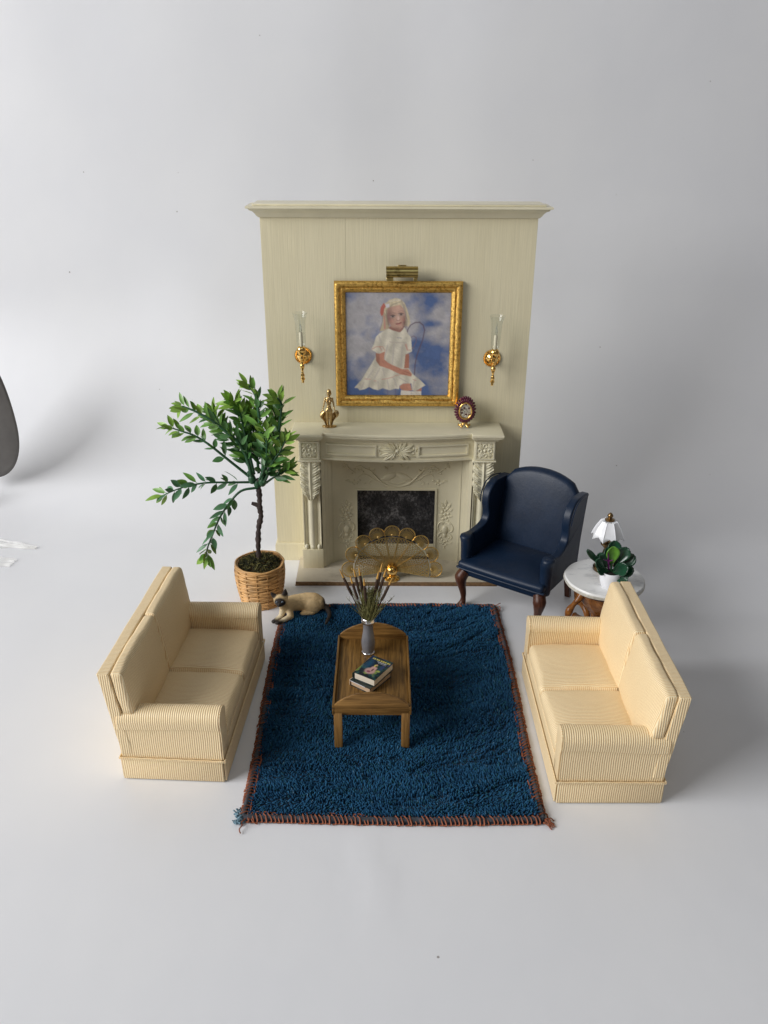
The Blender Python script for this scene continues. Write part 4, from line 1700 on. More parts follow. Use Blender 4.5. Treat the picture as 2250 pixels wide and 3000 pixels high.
# the selvedge wool that shows between the stitches
ed = MB()
for (a, b) in (((-1, -1), (1, -1)), ((1, -1), (1, 1)), ((1, 1), (-1, 1)), ((-1, 1), (-1, -1))):
    P = []
    for i in range(41):
        t = i / 40
        x, y = lerp(a[0], b[0], t) * (RHX - .026), lerp(a[1], b[1], t) * (RHY - .026)
        x, y = rug_warp(x, y)
        P.append((float(x), float(y), .020 + .003 * math.sin(i * 2.3)))
    ed.tube(P, [.026 + .003 * math.sin(i * 1.7) for i in range(41)], 8, True, .75)
ed.build('selvedge', 'edge', rug, 60)


def stitch_mesh(seed):
    r = random.Random(seed)
    mb = MB()
    P = [(-.013, .034, .026), (-.006, .012, .041), (.004, -.012, .042), (.012, -.030, .028), (.014, -.036, .012), (.004, -.037, .008), (-.010, -.036, .012)]
    P = [(x + r.uniform(-.003, .003), y + r.uniform(-.003, .003), z + r.uniform(-.002, .002)) for x, y, z in P]
    mb.tube(P, .0058, 4)
    P = [(-.014, .036, .030), (.000, .038, .033), (.014, .036, .030)]
    mb.tube(P, .0054, 4)
    return mb.mesh('stitch', 60, True, False)


SM = [stitch_mesh(i) for i in range(5)]
step = .0315
for (a, b, rot) in (((-1, -1), (1, -1), 0), ((1, -1), (1, 1), PI / 2), ((-1, 1), (-1, -1), -PI / 2)):
    L = (RHX if a[1] == b[1] else RHY) * 2
    k = int(L / step)
    for i in range(1, k):
        t = i / k
        x, y = rug_warp(lerp(a[0], b[0], t) * (RHX - .028), lerp(a[1], b[1], t) * (RHY - .028))
        o = link('stitch', random.choice(SM), 'stitch', rug, (float(x), float(y), random.uniform(-.002, .002)))
        o.rotation_euler = (0, 0, rot + random.uniform(-.16, .16))
        s = random.uniform(.9, 1.12)
        o.scale = (s, s, s)
# the far edge, too small to pick apart
fe = MB()
k = int(2 * RHX / step)
for i in range(1, k):
    x, y = rug_warp(RHX - 2 * RHX * i / k, RHY - .028)
    for j in (-1, 1):
        fe.tube([(x + j * .006 + .010, y - .03, .03), (x, y, .042 + random.uniform(0, .006)), (x - .008 * j, y + .034, .016)], .0052, 4)
o = fe.build('far_stitching', 'stitch', rug, 60)
o['kind'] = 'stuff'
# frayed near-left corner and loose threads
mb = MB()
for i in range(95):
    a = random.uniform(0, 2 * PI)
    c = Vector((-RHX + .004 + .016 * random.gauss(0, .7) + .0, -RHY + random.uniform(-.005, .105), .012 + .016 * random.random()))
    pts = [c]
    d = Vector((math.cos(a) - .3, math.sin(a), .1))
    for k in range(5):
        pts.append(pts[-1] + d * .0075)
        d = (d + Vector((random.gauss(0, .6), random.gauss(0, .6), random.gauss(0, .35)))).normalized()
        if pts[-1].z < .006:
            pts[-1].z = .006
    mb.tube(pts, .0048, 5)
o = mb.build('frayed_corner', 'fray', rug, 60)
o['kind'] = 'stuff'
mb = MB()
for i in range(18):
    c = Vector((RHX - .01 + random.gauss(0, .02), -RHY + .02 + random.gauss(0, .02), .02))
    if i < 4:
        c = Vector((-RHX + .06 + random.gauss(0, .02), -RHY + .02 + random.gauss(0, .02), .026))
    if i > 14:
        c = Vector((RHX - .02 + random.gauss(0, .03), RHY - .02 + random.gauss(0, .02), .03))
    pts = [c]
    d = Vector((random.uniform(.1, 1) if i >= 4 else random.uniform(-1, .5), random.uniform(-1, .2), .15)).normalized()
    for k in range(5):
        pts.append(pts[-1] + d * .016)
        d = (d + Vector((random.gauss(0, .4), random.gauss(0, .4), -.2))).normalized()
        if pts[-1].z < .007:
            pts[-1].z = .007
    mb.tube(pts, .0046, 5)
o = mb.build('loose_threads', 'stitch', rug, 60)
o['kind'] = 'stuff'

# ================================================================== COFFEE TABLE
CT = thing('coffee_table', 'small oak coffee table with arched ends standing on the blue rug', 'table', (-.073, 5.77, .035))
TX, TY = .290, .505
TZ = .372
MB().bbox(-TX, TX, -TY + .022, TY - .022, TZ - .020, TZ, .003, 2).build('table_top', 'oakY', CT)
for sx in (-1, 1):
    a, b = sorted((sx * (TX + .001), sx * (TX + .019)))
    MB().bbox(a, b, -TY, TY, TZ - .045, TZ + .030, .004, 2).build('side_rail', 'oakY', CT)
for sy in (-1, 1):
    P = [(-TX - .001, TZ - .030), (TX + .001, TZ - .030), (TX + .001, TZ + .045)]
    for i in range(1, 24):
        t = i / 24
        x = lerp(TX, -TX, t)
        P.append((x, TZ + .045 + .118 * (1 - (x / TX) ** 2) ** .85))
    P.append((-TX - .001, TZ + .045))
    MB().poly(P, .021, 'xz', (-TY if sy < 0 else TY - .021), .003, 2).build('end_board', 'oakX', CT, 35)
    y0 = -TY + .030 if sy < 0 else TY - .044
    MB().bbox(-TX + .03, TX - .03, y0, y0 + .014, TZ - .072, TZ - .0205, .002, 1).build('apron', 'oakX', CT)
    for sx in (-1, 1):
        a, b = sorted((sx * (TX - .057), sx * (TX + .008)))
        yy = -TY + .002 if sy < 0 else TY - .060
        MB().bbox(a, b, yy, yy + .058, 0, TZ - .031, .004, 2).build('leg', 'oakZ', CT)

# ================================================================== VASE WITH CATTAILS
TTOP = .035 + TZ
vz = thing('vase', 'slim grey ceramic vase with silver rims on the coffee table', 'vase', (-.113, 6.05, TTOP + .0005))
facet = lambda a, z: 1 - (.035 * (1 - abs(math.cos(4 * a))) if .02 < z < .14 else 0)
MB().lathe([(.0005, .012), (.050, .014), (.052, .03), (.058, .08), (.059, .115), (.053, .16), (.045, .21), (.042, .25), (.044, .29), (.047, .305), (.036, .305), (.034, .28), (.0005, .27)], 32, (0, 0, 0), None, facet).build('body', 'vase', vz, 50)
MB().lathe([(.0005, 0), (.054, 0), (.058, .006), (.057, .014), (.051, .019), (.0005, .019)], 32).build('foot_rim', 'silver', vz, 50)
MB().lathe([(.040, .300), (.052, .302), (.060, .312), (.060, .325), (.055, .336), (.057, .345), (.051, .352), (.042, .350), (.040, .330)], 28, (0, 0, 0), None, lambda a, z: 1 + .02 * math.sin(7 * a)).build('lip', 'silver', vz, 60)
cb = thing('cattail_bunch', 'bunch of dark cattails and dry grass standing in the grey vase', 'dried plant', (-.113, 6.05, TTOP + .29))
tips = [(-.347, 1.221), (-.26, 1.170), (-.233, 1.226), (-.188, 1.245), (-.144, 1.152), (-.024, 1.211), (.006, 1.278), (.039, 1.234), (.090, 1.155)]
deps = [.02, -.05, .05, .03, -.09, -.01, .06, .0, -.06]
for (tx, tz), dp in zip(tips, deps):
    tz = tz - dp * .43
    tip = Vector((tx + .113, dp, tz - TTOP - .29))
    root = Vector((tip.x * .10, tip.y * .15, .0))
    at = lambda t: root.lerp(tip, t) + Vector((0, 0, 0))
    st = MB().tube([at(0), at(.3), at(.58)], .0045, 6).build('cattail', 'cattail', cb)
    st2 = MB().tube([at(.50), at(.53), at(.6), at(.78), at(.845), at(.86)], [.004, .009, .0125, .012, .010, .005], 8).build('spike', 'cattail', st, 60)
    MB().tube([at(.845), at(.88), at(.95), at(1)], [.0085, .0080, .0055, .002], 6).build('tip', 'straw', st, 60)
mb = MB()
for i in range(210):
    a = random.uniform(0, 2 * PI)
    sp = abs(random.gauss(0, .08))
    L = random.uniform(.16, .37)
    root = Vector((.03 * math.cos(a) * random.random(), .03 * math.sin(a) * random.random(), .0))
    top = Vector((math.cos(a) * sp * 1.1 + .03, math.sin(a) * sp, L))
    mid = root.lerp(top, .55) + Vector((random.gauss(0, .008), random.gauss(0, .008), .01))
    mb.tube([root, mid, top, top + Vector((random.gauss(0, .014), random.gauss(0, .014), .015))], [.0022, .0024, .0018, .0008], 4)
    for k in range(3):
        b0 = mid.lerp(top, k / 3 + .1)
        mb.tube([b0, b0 + Vector((random.gauss(0, .016), random.gauss(0, .016), .022))], [.0016, .0007], 3)
o = mb.build('dry_grass', 'grassy', cb, 60)
o['kind'] = 'stuff'


# ================================================================== BOOKS
def cover_img(n=64, m=46):
    yy, xx = np.mgrid[0:n, 0:m]
    X, Yp = xx / (m - 1), yy / (n - 1)
    a = fbm(X * 6 + 3, Yp * 8 + 5, 31, 4)
    b = fbm(X * 5 + 30, Yp * 6 + 15, 32, 4)
    img = srgb(14, 24, 34) * np.ones((n, m, 3))

    def mix(mask, col):
        k = np.clip(mask, 0, 1)[..., None]
        img[:] = img * (1 - k) + srgb(*col) * k
    mix((a - .50) * 6, (26, 78, 76))
    mix((b - .56) * 7, (44, 60, 96))
    mix(np.exp(-(((X - .22) / .16) ** 2 + ((Yp - .42) / .22) ** 2)) * .9, (24, 74, 104))
    mix(((b - .60) * 9) * (Yp > .55), (120, 140, 60))
    g = lambda cx, cy, rx, ry: np.clip(1.6 - 1.6 * np.hypot((X - cx) / rx, (Yp - cy) / ry), 0, 1) * 2
    mix(g(.50, .70, .26, .17), (186, 150, 142))
    mix(g(.54, .54, .15, .13), (196, 156, 146))
    mix(g(.47, .74, .10, .05), (138, 70, 92))
    mix(g(.56, .62, .04, .09), (96, 62, 66))
    mix(g(.52, .40, .08, .07), (206, 196, 96))
    mix(g(.57, .43, .05, .04), (30, 24, 22))
    mix(g(.53, .36, .05, .045), (190, 150, 120))
    mix(g(.80, .60, .10, .05), (150, 160, 80))
    # lettering, two yellow words over a small white line
    lt = (np.abs(Yp - .12) < .035) & (X > .12) & (X < .94) & (np.sin(X * 62) > -.55)
    mix(lt * (.9 + .1 * a), (206, 190, 96))
    lt = (np.abs(Yp - .205) < .017) & (X > .42) & (X < .86) & (np.sin(X * 95) > -.5)
    mix(lt * 1., (214, 214, 222))
    lt = (np.abs(Yp - .255) < .012) & (X > .50) & (X < .86) & (np.sin(X * 95 + 2) > -.5)
    mix(lt * 1., (190, 196, 204))
    return img


bt = thing('book', 'small thick book with a painted cover, topmost on the coffee table', 'book', (-.062, 5.660, TTOP + .0545), math.radians(-33))
bw, bl, bh = .205, .285, .066


def page_block(mb, w, l, z0, z1):
    mb.bbox(-w / 2 + .008, w / 2 - .006, -l / 2 + .006, l / 2 - .006, z0, z1, .002, 1)


# local: +y is the head of the book, the spine is at -x
mb = MB()
page_block(mb, bw, bl, .004, bh - .004)
mb.build('pages', 'page', bt)
MB().bbox(-bw / 2, bw / 2, -bl / 2, bl / 2, bh - .004, bh, .0012, 1).build('front_cover', 'darkcover', bt)
picture_grid('cover_print', cover_img(), bw * .985, bl * .985, bh + .0006, 'cover', bt, 'xy')
MB().bbox(-bw / 2, bw / 2, -bl / 2, bl / 2, 0, .004, .0012, 1).build('back_cover', 'darkcover', bt)
MB().poly([(-bw / 2 + .001, .001), (-bw / 2 - .010, .012), (-bw / 2 - .013, bh / 2), (-bw / 2 - .010, bh - .012), (-bw / 2 + .001, bh - .001), (-bw / 2 + .005, bh - .004), (-bw / 2 - .004, bh / 2), (-bw / 2 + .005, .004)], bl, 'xz', -bl / 2).build('spine', 'darkcover', bt)

b2 = thing('book', 'small dark book with a tan spine lying beneath the thick book', 'book', (-.085, 5.640, TTOP + .0005), math.radians(-37))
bw2, bl2, bh2 = .205, .29, .052
mb = MB()
page_block(mb, bw2, bl2, .004, bh2 - .004)
mb.build('pages', 'pagetan', b2)
MB().bbox(-bw2 / 2, bw2 / 2, -bl2 / 2, bl2 / 2, bh2 - .004, bh2, .0012, 1).build('front_cover', 'darkcover', b2)
MB().bbox(-bw2 / 2, bw2 / 2, -bl2 / 2, bl2 / 2, 0, .004, .0012, 1).build('back_cover', 'darkcover', b2)
MB().bbox(-bw2 / 2 + .004, bw2 / 2 - .05, -bl2 / 2 - .003, -bl2 / 2 + .03, bh2 - .0075, bh2 - .0045, .001, 1).build('endpaper', 'whitecard', b2)
MB().bbox(-bw2 / 2 - .008, -bw2 / 2 - .0005, -bl2 / 2, bl2 / 2, .0, bh2, .003, 2).build('spine', 'pagetan', b2)

# ================================================================== SIDE TABLE
STX, STY, STZ = 2.11, 6.935, .66
stt = thing('side_table', 'round white marble topped side table with carved wooden base', 'table', (STX, STY, 0))
mt = MB().lathe([(.0005, .613), (.355, .613), (.368, .618), (.372, .632), (.370, .648), (.362, STZ), (.0005, STZ)], 64, (0, 0, 0), None, lambda a, z: 1 + .006 * math.sin(5 * a) + .004 * math.sin(11 * a + 1)).build('marble_top', 'marble', stt, 30)
MB().lathe([(.370, .6130), (.3735, .616), (.3765, .632), (.3750, .642), (.372, .642), (.372, .613)], 64, (0, 0, 0), None, lambda a, z: 1 + .006 * math.sin(5 * a) + .004 * math.sin(11 * a + 1) + .003 * math.sin(37 * a)).build('rough_rim', 'marblerim', mt, 30)
MB().lathe([(.0005, .545), (.275, .545), (.285, .56), (.285, .60), (.275, .6125), (.0005, .6125)], 48).build('apron', 'mahog', stt, 40)
MB().lathe([(.0005, .06), (.10, .06), (.13, .09), (.10, .14), (.075, .20), (.09, .27), (.15, .34), (.215, .43), (.245, .50), (.26, .545), (.0005, .545)], 48, (0, 0, 0), None, lambda a, z: 1 + .055 * math.cos(14 * a + z * 14)).build('pedestal', 'walnut', stt, 60)
for k in range(4):
    a = math.radians(205 + 90 * k)
    c, s = math.cos(a), math.sin(a)
    P = smooth_path([(.24, .55), (.275, .49), (.33, .44), (.372, .39), (.384, .32), (.36, .25), (.315, .21), (.275, .235), (.262, .29)], 5)
    rs = [.030 + .006 * math.sin(i * .5) for i in range(len(P))]
    lg = MB().tube([(p.x * c, p.x * s, p.y) for p in P], rs, 10).build('scroll_leg', 'walnut', stt, 60)
    P2 = smooth_path([(.30, .222), (.22, .19), (.17, .12), (.22, .06), (.32, .03), (.37, .032)], 5)
    MB().tube([(p.x * c, p.x * s, p.y) for p in P2], [.032] * len(P2), 10).build('foot', 'walnut', lg, 60)

# ================================================================== TABLE LAMP
tl = thing('table_lamp', 'tiny brass table lamp with a white scalloped shade on the marble table', 'lamp', (2.135, 7.085, STZ + .0005))
MB().lathe([(.0005, 0), (.100, 0), (.104, .006), (.104, .030), (.098, .036), (.092, .046), (.05, .054), (.03, .07), (.0005, .075)], 32).build('base', 'dkbrass', tl, 40)
MB().lathe([(.0005, .065), (.022, .07), (.016, .10), (.028, .14), (.034, .17), (.026, .205), (.018, .225), (.030, .238), (.034, .25), (.055, .268), (.058, .280), (.050, .290), (.028, .294), (.026, .36), (.012, .40), (.010, .53), (.0005, .53)], 24).build('stem', 'dkbrass', tl, 45)
# eight-sided umbrella shade, each rib ends in a point
sv, sf = [], []
levels = [(.040, .520), (.078, .515), (.118, .450), (.142, .395), (.158, .345)]
NS = 8
fine = 6
for li, (r, z) in enumerate(levels):
    for k in range(NS * fine):
        a = 2 * PI * k / (NS * fine) + .25
        u = (k % fine) / fine
        w = 1 - 2 * abs(u - .5)            # 0 at ribs, 1 mid facet
        flat = math.cos(PI / NS) / math.cos((u - .5) * 2 * PI / NS)
        rr = r * flat * (1 - .05 * w)
        zz = z + (.040 * w ** .9 if li == len(levels) - 1 else .004 * w)
        sv.append((rr * math.cos(a), rr * math.sin(a), zz))
nk = NS * fine
for li in range(len(levels) - 1):
    for k in range(nk):
        sf.append((li * nk + k, li * nk + (k + 1) % nk, (li + 1) * nk + (k + 1) % nk, (li + 1) * nk + k))
sh = MB().add(sv, sf).build('shade', 'milk', tl, 12)
sdm = sh.modifiers.new('thick', 'SOLIDIFY')
sdm.thickness = .006
mb = MB()
for k in range(NS):
    a = 2 * PI * k / NS + .25
    mb.tube([(r * 1.005 * math.cos(a), r * 1.005 * math.sin(a), z + .001) for r, z in levels], .0032, 6)
mb.build('shade_ribs', 'milk', sh, 60)
MB().lathe([(.0005, .515), (.038, .516), (.046, .524), (.044, .534), (.026, .540), (.016, .548), (.024, .560), (.028, .570), (.022, .584), (.010, .596), (.0005, .604)], 20).build('finial', 'dkbrass', tl, 45)

# ================================================================== POTTED SUCCULENT
pp = thing('potted_plant', 'tiny white pot of glossy round-leaved plant on the marble table', 'plant', (2.113, 6.765, STZ + .0005))
MB().lathe([(.0005, 0), (.070, 0), (.084, .02), (.098, .07), (.102, .12), (.099, .155), (.096, .162), (.088, .160), (.088, .125), (.0005, .12)], 32).build('pot', 'pot', pp, 50)
MB().lathe([(.0005, .118), (.086, .118), (.080, .138), (.03, .150), (.0005, .150)], 20).build('soil', 'soil', pp, 50)


def round_leaf(ln, wd, cup):
    mb = MB()
    n, m = 10, 8

    def fn(u, v):
        t = u
        s = v * 2 - 1
        w = wd * (math.sin(PI * min(.995, .04 + t ** 1.5 * .94)) ** .62)
        z = cup * s * s * w - .10 * ln * math.sin(PI * t) * .4
        return (ln * t, w * s, z)
    mb.grid(fn, n, m)
    me = mb.mesh('leaf', 60, False)
    return me


RL = [round_leaf(.17, .062, .35), round_leaf(.13, .052, .3), round_leaf(.20, .024, .2)]
# (target x, y, z of the tip, mesh, material)
spots = [((-.250, -.01, .375), 2, 'jade'), ((-.235, .03, .365), 2, 'jade'), ((-.175, -.07, .300), 1, 'jade'), ((-.11, .03, .31), 1, 'jade'), ((-.01, .00, .410), 0, 'jadelime'), ((.03, .10, .42), 0, 'jade'), ((.125, .02, .390), 0, 'jade'), ((.205, .03, .305), 0, 'jade'), ((.10, -.10, .245), 0, 'jade'), ((.115, -.135, .125), 1, 'jade'), ((-.15, -.06, .215), 1, 'jade'), ((.16, -.06, .20), 0, 'jade'), ((.0, .14, .34), 0, 'jade'), ((-.10, .12, .28), 1, 'jade'), ((.14, .13, .27), 0, 'jade')]
for tip, k, mt_ in spots:
    tip = Vector(tip)
    root = Vector((tip.x * .12, tip.y * .12, .145))
    d = (tip - root)
    ln = [.17, .13, .20][k]
    base = tip - d.normalized() * min(ln, d.length * .9)
    X = d.normalized()
    Zv = Vector((-X.x * .3, -.85 - X.y * .3, .55))
    Zv = (Zv - X * Zv.dot(X)).normalized()
    Yv = Zv.cross(X)
    o = link('leaf', RL[k].copy(), mt_, pp)
    mtx = Matrix((X, Yv, Zv)).transposed().to_4x4()
    mtx.translation = base
    o.matrix_local = mtx
    sd = o.modifiers.new('t', 'SOLIDIFY')
    sd.thickness = .010
    sd.offset = 0
    MB().tube(smooth_path([root, root.lerp(base, .5) + Vector((0, 0, .012)), base + X * .02], 4), .0058, 6).build('leaf_stem', 'stem', pp)
MB().tube(smooth_path([(-.02, .01, .14), (-.03, .0, .22), (-.045, -.01, .29), (-.06, -.01, .36)], 5), [.009] * 15 + [.005], 7).build('purple_stem', 'purple', pp)
for q in ((-.10, -.04, .30), (-.01, -.05, .30), (-.055, -.055, .27)):
    MB().tube([(-.042, -.02, .27), q], [.007, .003], 6).build('purple_stem', 'purple', pp)

# ================================================================== POTTED TREE
TBX, TBY = -1.253, 7.58
tr = thing('potted_tree', 'artificial leafy tree in a woven cane basket left of the fireplace', 'tree', (TBX, TBY, 0))
BH = .465


def brad(z):
    t = z / BH
    return .200 + .052 * math.sin(PI * min(1, t * .95) * .62) - .008 * max(0, t - .8) * 5


bk = MB().lathe([(.0005, .004)] + [(brad(z) - .012, z) for z in np.linspace(.004, BH - .012, 12)] + [(brad(BH) - .022, BH - .014), (brad(.36) - .03, .36), (.0005, .35)], 36).build('basket', 'stake', tr, 50)
NST = 14
rows = 19
for i in range(rows):
    z = .016 + (BH - .034) * i / (rows - 1)
    n = 80
    hw = .0118
    vs, fs = [], []
    for j in range(n):
        a = 2 * PI * j / n
        wv = math.sin(NST / 2 * a + (PI if i % 2 else 0)) * .0048
        zz = z + .004 * math.sin(3 * a + i) + .004 * math.sin(a + i * 2.1)
        r0 = brad(zz) + wv
        for dr, dz in ((-.004, -hw), (.004, -hw * .7), (.006, 0), (.004, hw * .7), (-.004, hw)):
            vs.append(((r0 + dr) * math.cos(a), (r0 + dr) * math.sin(a), zz + dz))
    for j in range(n):
        for q in range(5):
            j2 = (j + 1) % n
            fs.append((j * 5 + q, j2 * 5 + q, j2 * 5 + (q + 1) % 5, j * 5 + (q + 1) % 5))
    MB().add(vs, fs).build('strand', 'cane', bk, 70)
for k in range(NST):
    a = 2 * PI * (k + .5) / NST
    zs = np.linspace(.004, BH - .004, 8)
    pts = [((brad(z) + .002) * math.cos(a), (brad(z) + .002) * math.sin(a), z) for z in zs]
    MB().tube(pts, .008, 6).build('stake', 'stake', bk, 60)
# rolled rim
rp = []
for j in range(64):
    a = 2 * PI * j / 64
    r = brad(BH) + .003 + .002 * math.sin(9 * a)
    rp.append((r * math.cos(a), r * math.sin(a), BH - .006 + .003 * math.sin(7 * a + 1) + .006 * math.sin(2 * a)))
mb = MB()
mb.ring(rp, .011, 7)
mb.build('rim', 'cane', bk, 60)
# moss
for nm, mt_, cnt in (('moss', 'mossd', 900), ('moss', 'moss', 520)):
    mb = MB()
    for i in range(cnt):
        r = .215 * math.sqrt(random.random())
        a = random.uniform(0, 2 * PI)
        p = Vector((r * math.cos(a), r * math.sin(a), .392 + .105 * (1 - (r / .24) ** 2) + random.uniform(-.01, .02)))
        d = Vector((random.gauss(0, 1), random.gauss(0, 1), random.uniform(.1, 1.1))).normalized()
        pts = [p]
        for k in range(3):
            pts.append(pts[-1] + d * random.uniform(.008, .020))
            d = (d + Vector((random.gauss(0, .6), random.gauss(0, .6), random.gauss(0, .4)))).normalized()
        mb.tube(pts, [.0042, .0045, .0035, .0015], 4)
    o = mb.build(nm, mt_, tr, 60)
    o['kind'] = 'stuff'
mb = MB()
for P in ([(-.06, -.02, .45), (-.10, -.03, .50), (-.13, -.03, .525), (-.16, -.04, .52), (-.20, -.05, .515)], [(-.045, 0, .45), (-.045, 0, .55), (-.05, 0, .60)], [(.05, 0, .45), (.06, 0, .54), (.04, 0, .585)], [(.08, -.01, .45), (.11, 0, .525), (.14, 0, .54), (.15, 0, .52)], [(-.02, -.03, .42), (-.03, -.06, .46), (-.025, -.10, .44)], [(-.09, 0, .45), (-.08, 0, .53), (-.05, 0, .545)]):
    mb.tube(smooth_path(P, 4), .0050, 5)
mb.build('twig', 'moss', tr, 60)
# trunk: crooked, with a sawn stub
U = 1 / 296.3 * .3255         # photograph zoom pixels to scene units in the tree's plane


def tp(x, y, d=0.):
    """tree layout measured off the photo: x, height, plus depth of its own"""
    return Vector(((x - 1000) * U * 1.005, d, .555 + (1640 - y) * .00122))


trunk = smooth_path([tp(1000, 1720), tp(998, 1600), tp(1005, 1480), tp(1018, 1380), tp(1042, 1290), tp(1036, 1220), tp(1040, 1120), tp(1038, 1040), tp(1045, 960)], 6)
tk = MB().tube(trunk, [.026 + .004 * math.sin(i * 1.9) + .003 * math.sin(i * .7) for i in range(len(trunk))], 10).build('trunk', 'bark', tr, 60)
MB().tube([tp(1035, 1200), tp(1000, 1185), tp(965, 1175)], [.026, .022, .016], 9).build('stub', 'bark', tk, 50)
mb = MB()
for c, r in ((tp(985, 960, -.01), .040), (tp(1075, 980, -.01), .042), (tp(1030, 1000), .040), (tp(1080, 930), .028), (tp(960, 920), .026)):
    mb.ell(c, (r, r, r * 1.3), None, 10, 8)
mb.build('crown_collar', 'stem', tk, 60)


def leaf_mesh(ln, wd, fold, bend):
    mb = MB()
    n = 7
    vs, fs = [], []
    for i in range(n + 1):
        t = i / n
        if t < .16:
            w = wd * .10
        else:
            q = (t - .16) / .84
            w = wd * (math.sin(PI * min(.995, q ** .78)) ** .8 + .02)
        z = bend * ln * t * t
        for s in (-1, 0, 1):
            vs.append((ln * t, w * s, z + fold * w * abs(s)))
    for i in range(n):
        for j in range(2):
            fs.append((i * 3 + j, (i + 1) * 3 + j, (i + 1) * 3 + j + 1, i * 3 + j + 1))
    mb.add(vs, fs)
    return mb


LM = {}
for mt_ in ('leafdark', 'leafmid', 'leaflime', 'leafblue'):
    LM[mt_] = []
    for (ln, wd, fo, be) in ((.120, .0215, .35, -.12), (.142, .0195, .3, -.2), (.104, .0245, .4, .08), (.135, .015, .3, -.05)):
        me = leaf_mesh(ln, wd, fo, be).mesh('leaf', 60, False)
        me.materials.append(M[mt_])
        LM[mt_].append(me)


JOIN = [None]


def put_leaf(par, root, d, mt_, sc, ref=None):
    X = d.normalized()
    Zv = (ref or Vector((random.gauss(0, .5), -.7 + random.gauss(0, .5), .7 + random.gauss(0, .4))))
    Zv = Zv - X * Zv.dot(X)
    Zv = Zv.normalized() if Zv.length > 1e-3 else X.orthogonal().normalized()
    Yv = Zv.cross(X)
    lm = random.choice(LM[mt_])
    m4 = (Matrix((X, Yv, Zv)).transposed() * sc).to_4x4()
    m4.translation = root
    if JOIN[0] is not None:
        JOIN[0].append((lm, m4))
        return
    o = link('leaf', lm, None, par)
    o.matrix_local = m4


NL = [0]


def branch(pts, deps_, r0, nodes, tone, start=.12, spread=1., per=3, droop=0., inner=False):
    JOIN[0] = [] if inner else None
    P = smooth_path([tp(x, y, d) for (x, y), d in zip(pts, deps_)], 6)
    k = len(P)
    br = MB().tube(P, [lerp(r0, r0 * .45, i / (k - 1)) for i in range(k)], 8).build('branch', 'stem', tr, 60)
    for i in range(nodes):
        t = start + (1 - start) * (i + .5) / nodes
        f = t * (k - 1)
        i0 = min(k - 2, int(f))
        p = P[i0].lerp(P[i0 + 1], f - i0)
        tan = (P[i0 + 1] - P[i0]).normalized()
        a0 = random.uniform(0, 2 * PI)
        o1 = tan.orthogonal().normalized()
        o2 = tan.cross(o1)
        for q in range(per):
            a = a0 + 2 * PI * q / per + random.uniform(-.4, .4)
            out = o1 * math.cos(a) + o2 * math.sin(a)
            d = tan * random.uniform(.45, .95) + out * random.uniform(.6, 1.0) * spread
            d.y *= .8
            d.z -= droop
            mt_ = tone(t)
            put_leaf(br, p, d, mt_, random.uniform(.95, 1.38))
            NL[0] += 1
    tan = (P[-1] - P[-3]).normalized()
    for q in range(4):
        d = tan + Vector((random.gauss(0, .5), random.gauss(0, .4), random.gauss(0, .5)))
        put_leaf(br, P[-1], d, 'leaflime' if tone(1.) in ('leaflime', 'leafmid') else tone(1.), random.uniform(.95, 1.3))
        NL[0] += 1
    if inner:
        # leaves deep in the crown, too crowded to tell apart
        mb = MB()
        idx = []
        for lm, m4 in JOIN[0]:
            mb.add([m4 @ v.co for v in lm.vertices], [tuple(p.vertices) for p in lm.polygons])
            idx += [lm.materials[0].name] * len(lm.polygons)
        me = mb.mesh('inner_leaves', 60, False, False)
        names = sorted(set(idx))
        for nme in names:
            me.materials.append(bpy.data.materials[nme])
        me.polygons.foreach_set('material_index', [names.index(q) for q in idx])
        o = link('inner_leaves', me, None, br)
        o['kind'] = 'stuff'
        JOIN[0] = None



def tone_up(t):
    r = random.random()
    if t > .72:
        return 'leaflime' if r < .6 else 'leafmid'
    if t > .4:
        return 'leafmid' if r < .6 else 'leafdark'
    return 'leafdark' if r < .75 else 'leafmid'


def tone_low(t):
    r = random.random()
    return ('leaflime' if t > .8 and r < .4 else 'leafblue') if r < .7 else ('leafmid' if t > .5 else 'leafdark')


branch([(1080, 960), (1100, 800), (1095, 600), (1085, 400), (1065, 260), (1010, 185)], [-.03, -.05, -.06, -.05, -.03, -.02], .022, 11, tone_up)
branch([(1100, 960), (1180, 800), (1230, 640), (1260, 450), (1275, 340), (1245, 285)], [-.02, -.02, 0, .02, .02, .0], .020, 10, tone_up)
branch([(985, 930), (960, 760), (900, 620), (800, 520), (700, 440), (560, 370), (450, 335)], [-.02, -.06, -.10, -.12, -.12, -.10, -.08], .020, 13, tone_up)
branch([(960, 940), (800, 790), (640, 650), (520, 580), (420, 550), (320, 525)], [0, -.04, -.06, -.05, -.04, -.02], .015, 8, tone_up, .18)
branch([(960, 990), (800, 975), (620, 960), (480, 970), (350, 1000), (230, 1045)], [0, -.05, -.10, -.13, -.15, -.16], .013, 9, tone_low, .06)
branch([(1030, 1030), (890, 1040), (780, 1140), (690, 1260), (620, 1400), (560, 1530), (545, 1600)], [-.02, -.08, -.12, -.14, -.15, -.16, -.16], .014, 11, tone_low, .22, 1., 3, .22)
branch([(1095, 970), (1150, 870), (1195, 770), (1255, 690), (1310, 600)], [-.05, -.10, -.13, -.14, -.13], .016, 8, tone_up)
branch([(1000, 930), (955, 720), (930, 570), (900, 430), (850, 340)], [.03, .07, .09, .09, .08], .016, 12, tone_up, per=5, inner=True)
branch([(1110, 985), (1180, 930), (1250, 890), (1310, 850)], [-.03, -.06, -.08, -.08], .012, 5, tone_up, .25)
branch([(1040, 930), (1020, 720), (1000, 560), (985, 430)], [.05, .11, .14, .15], .015, 12, tone_up, per=5, inner=True)
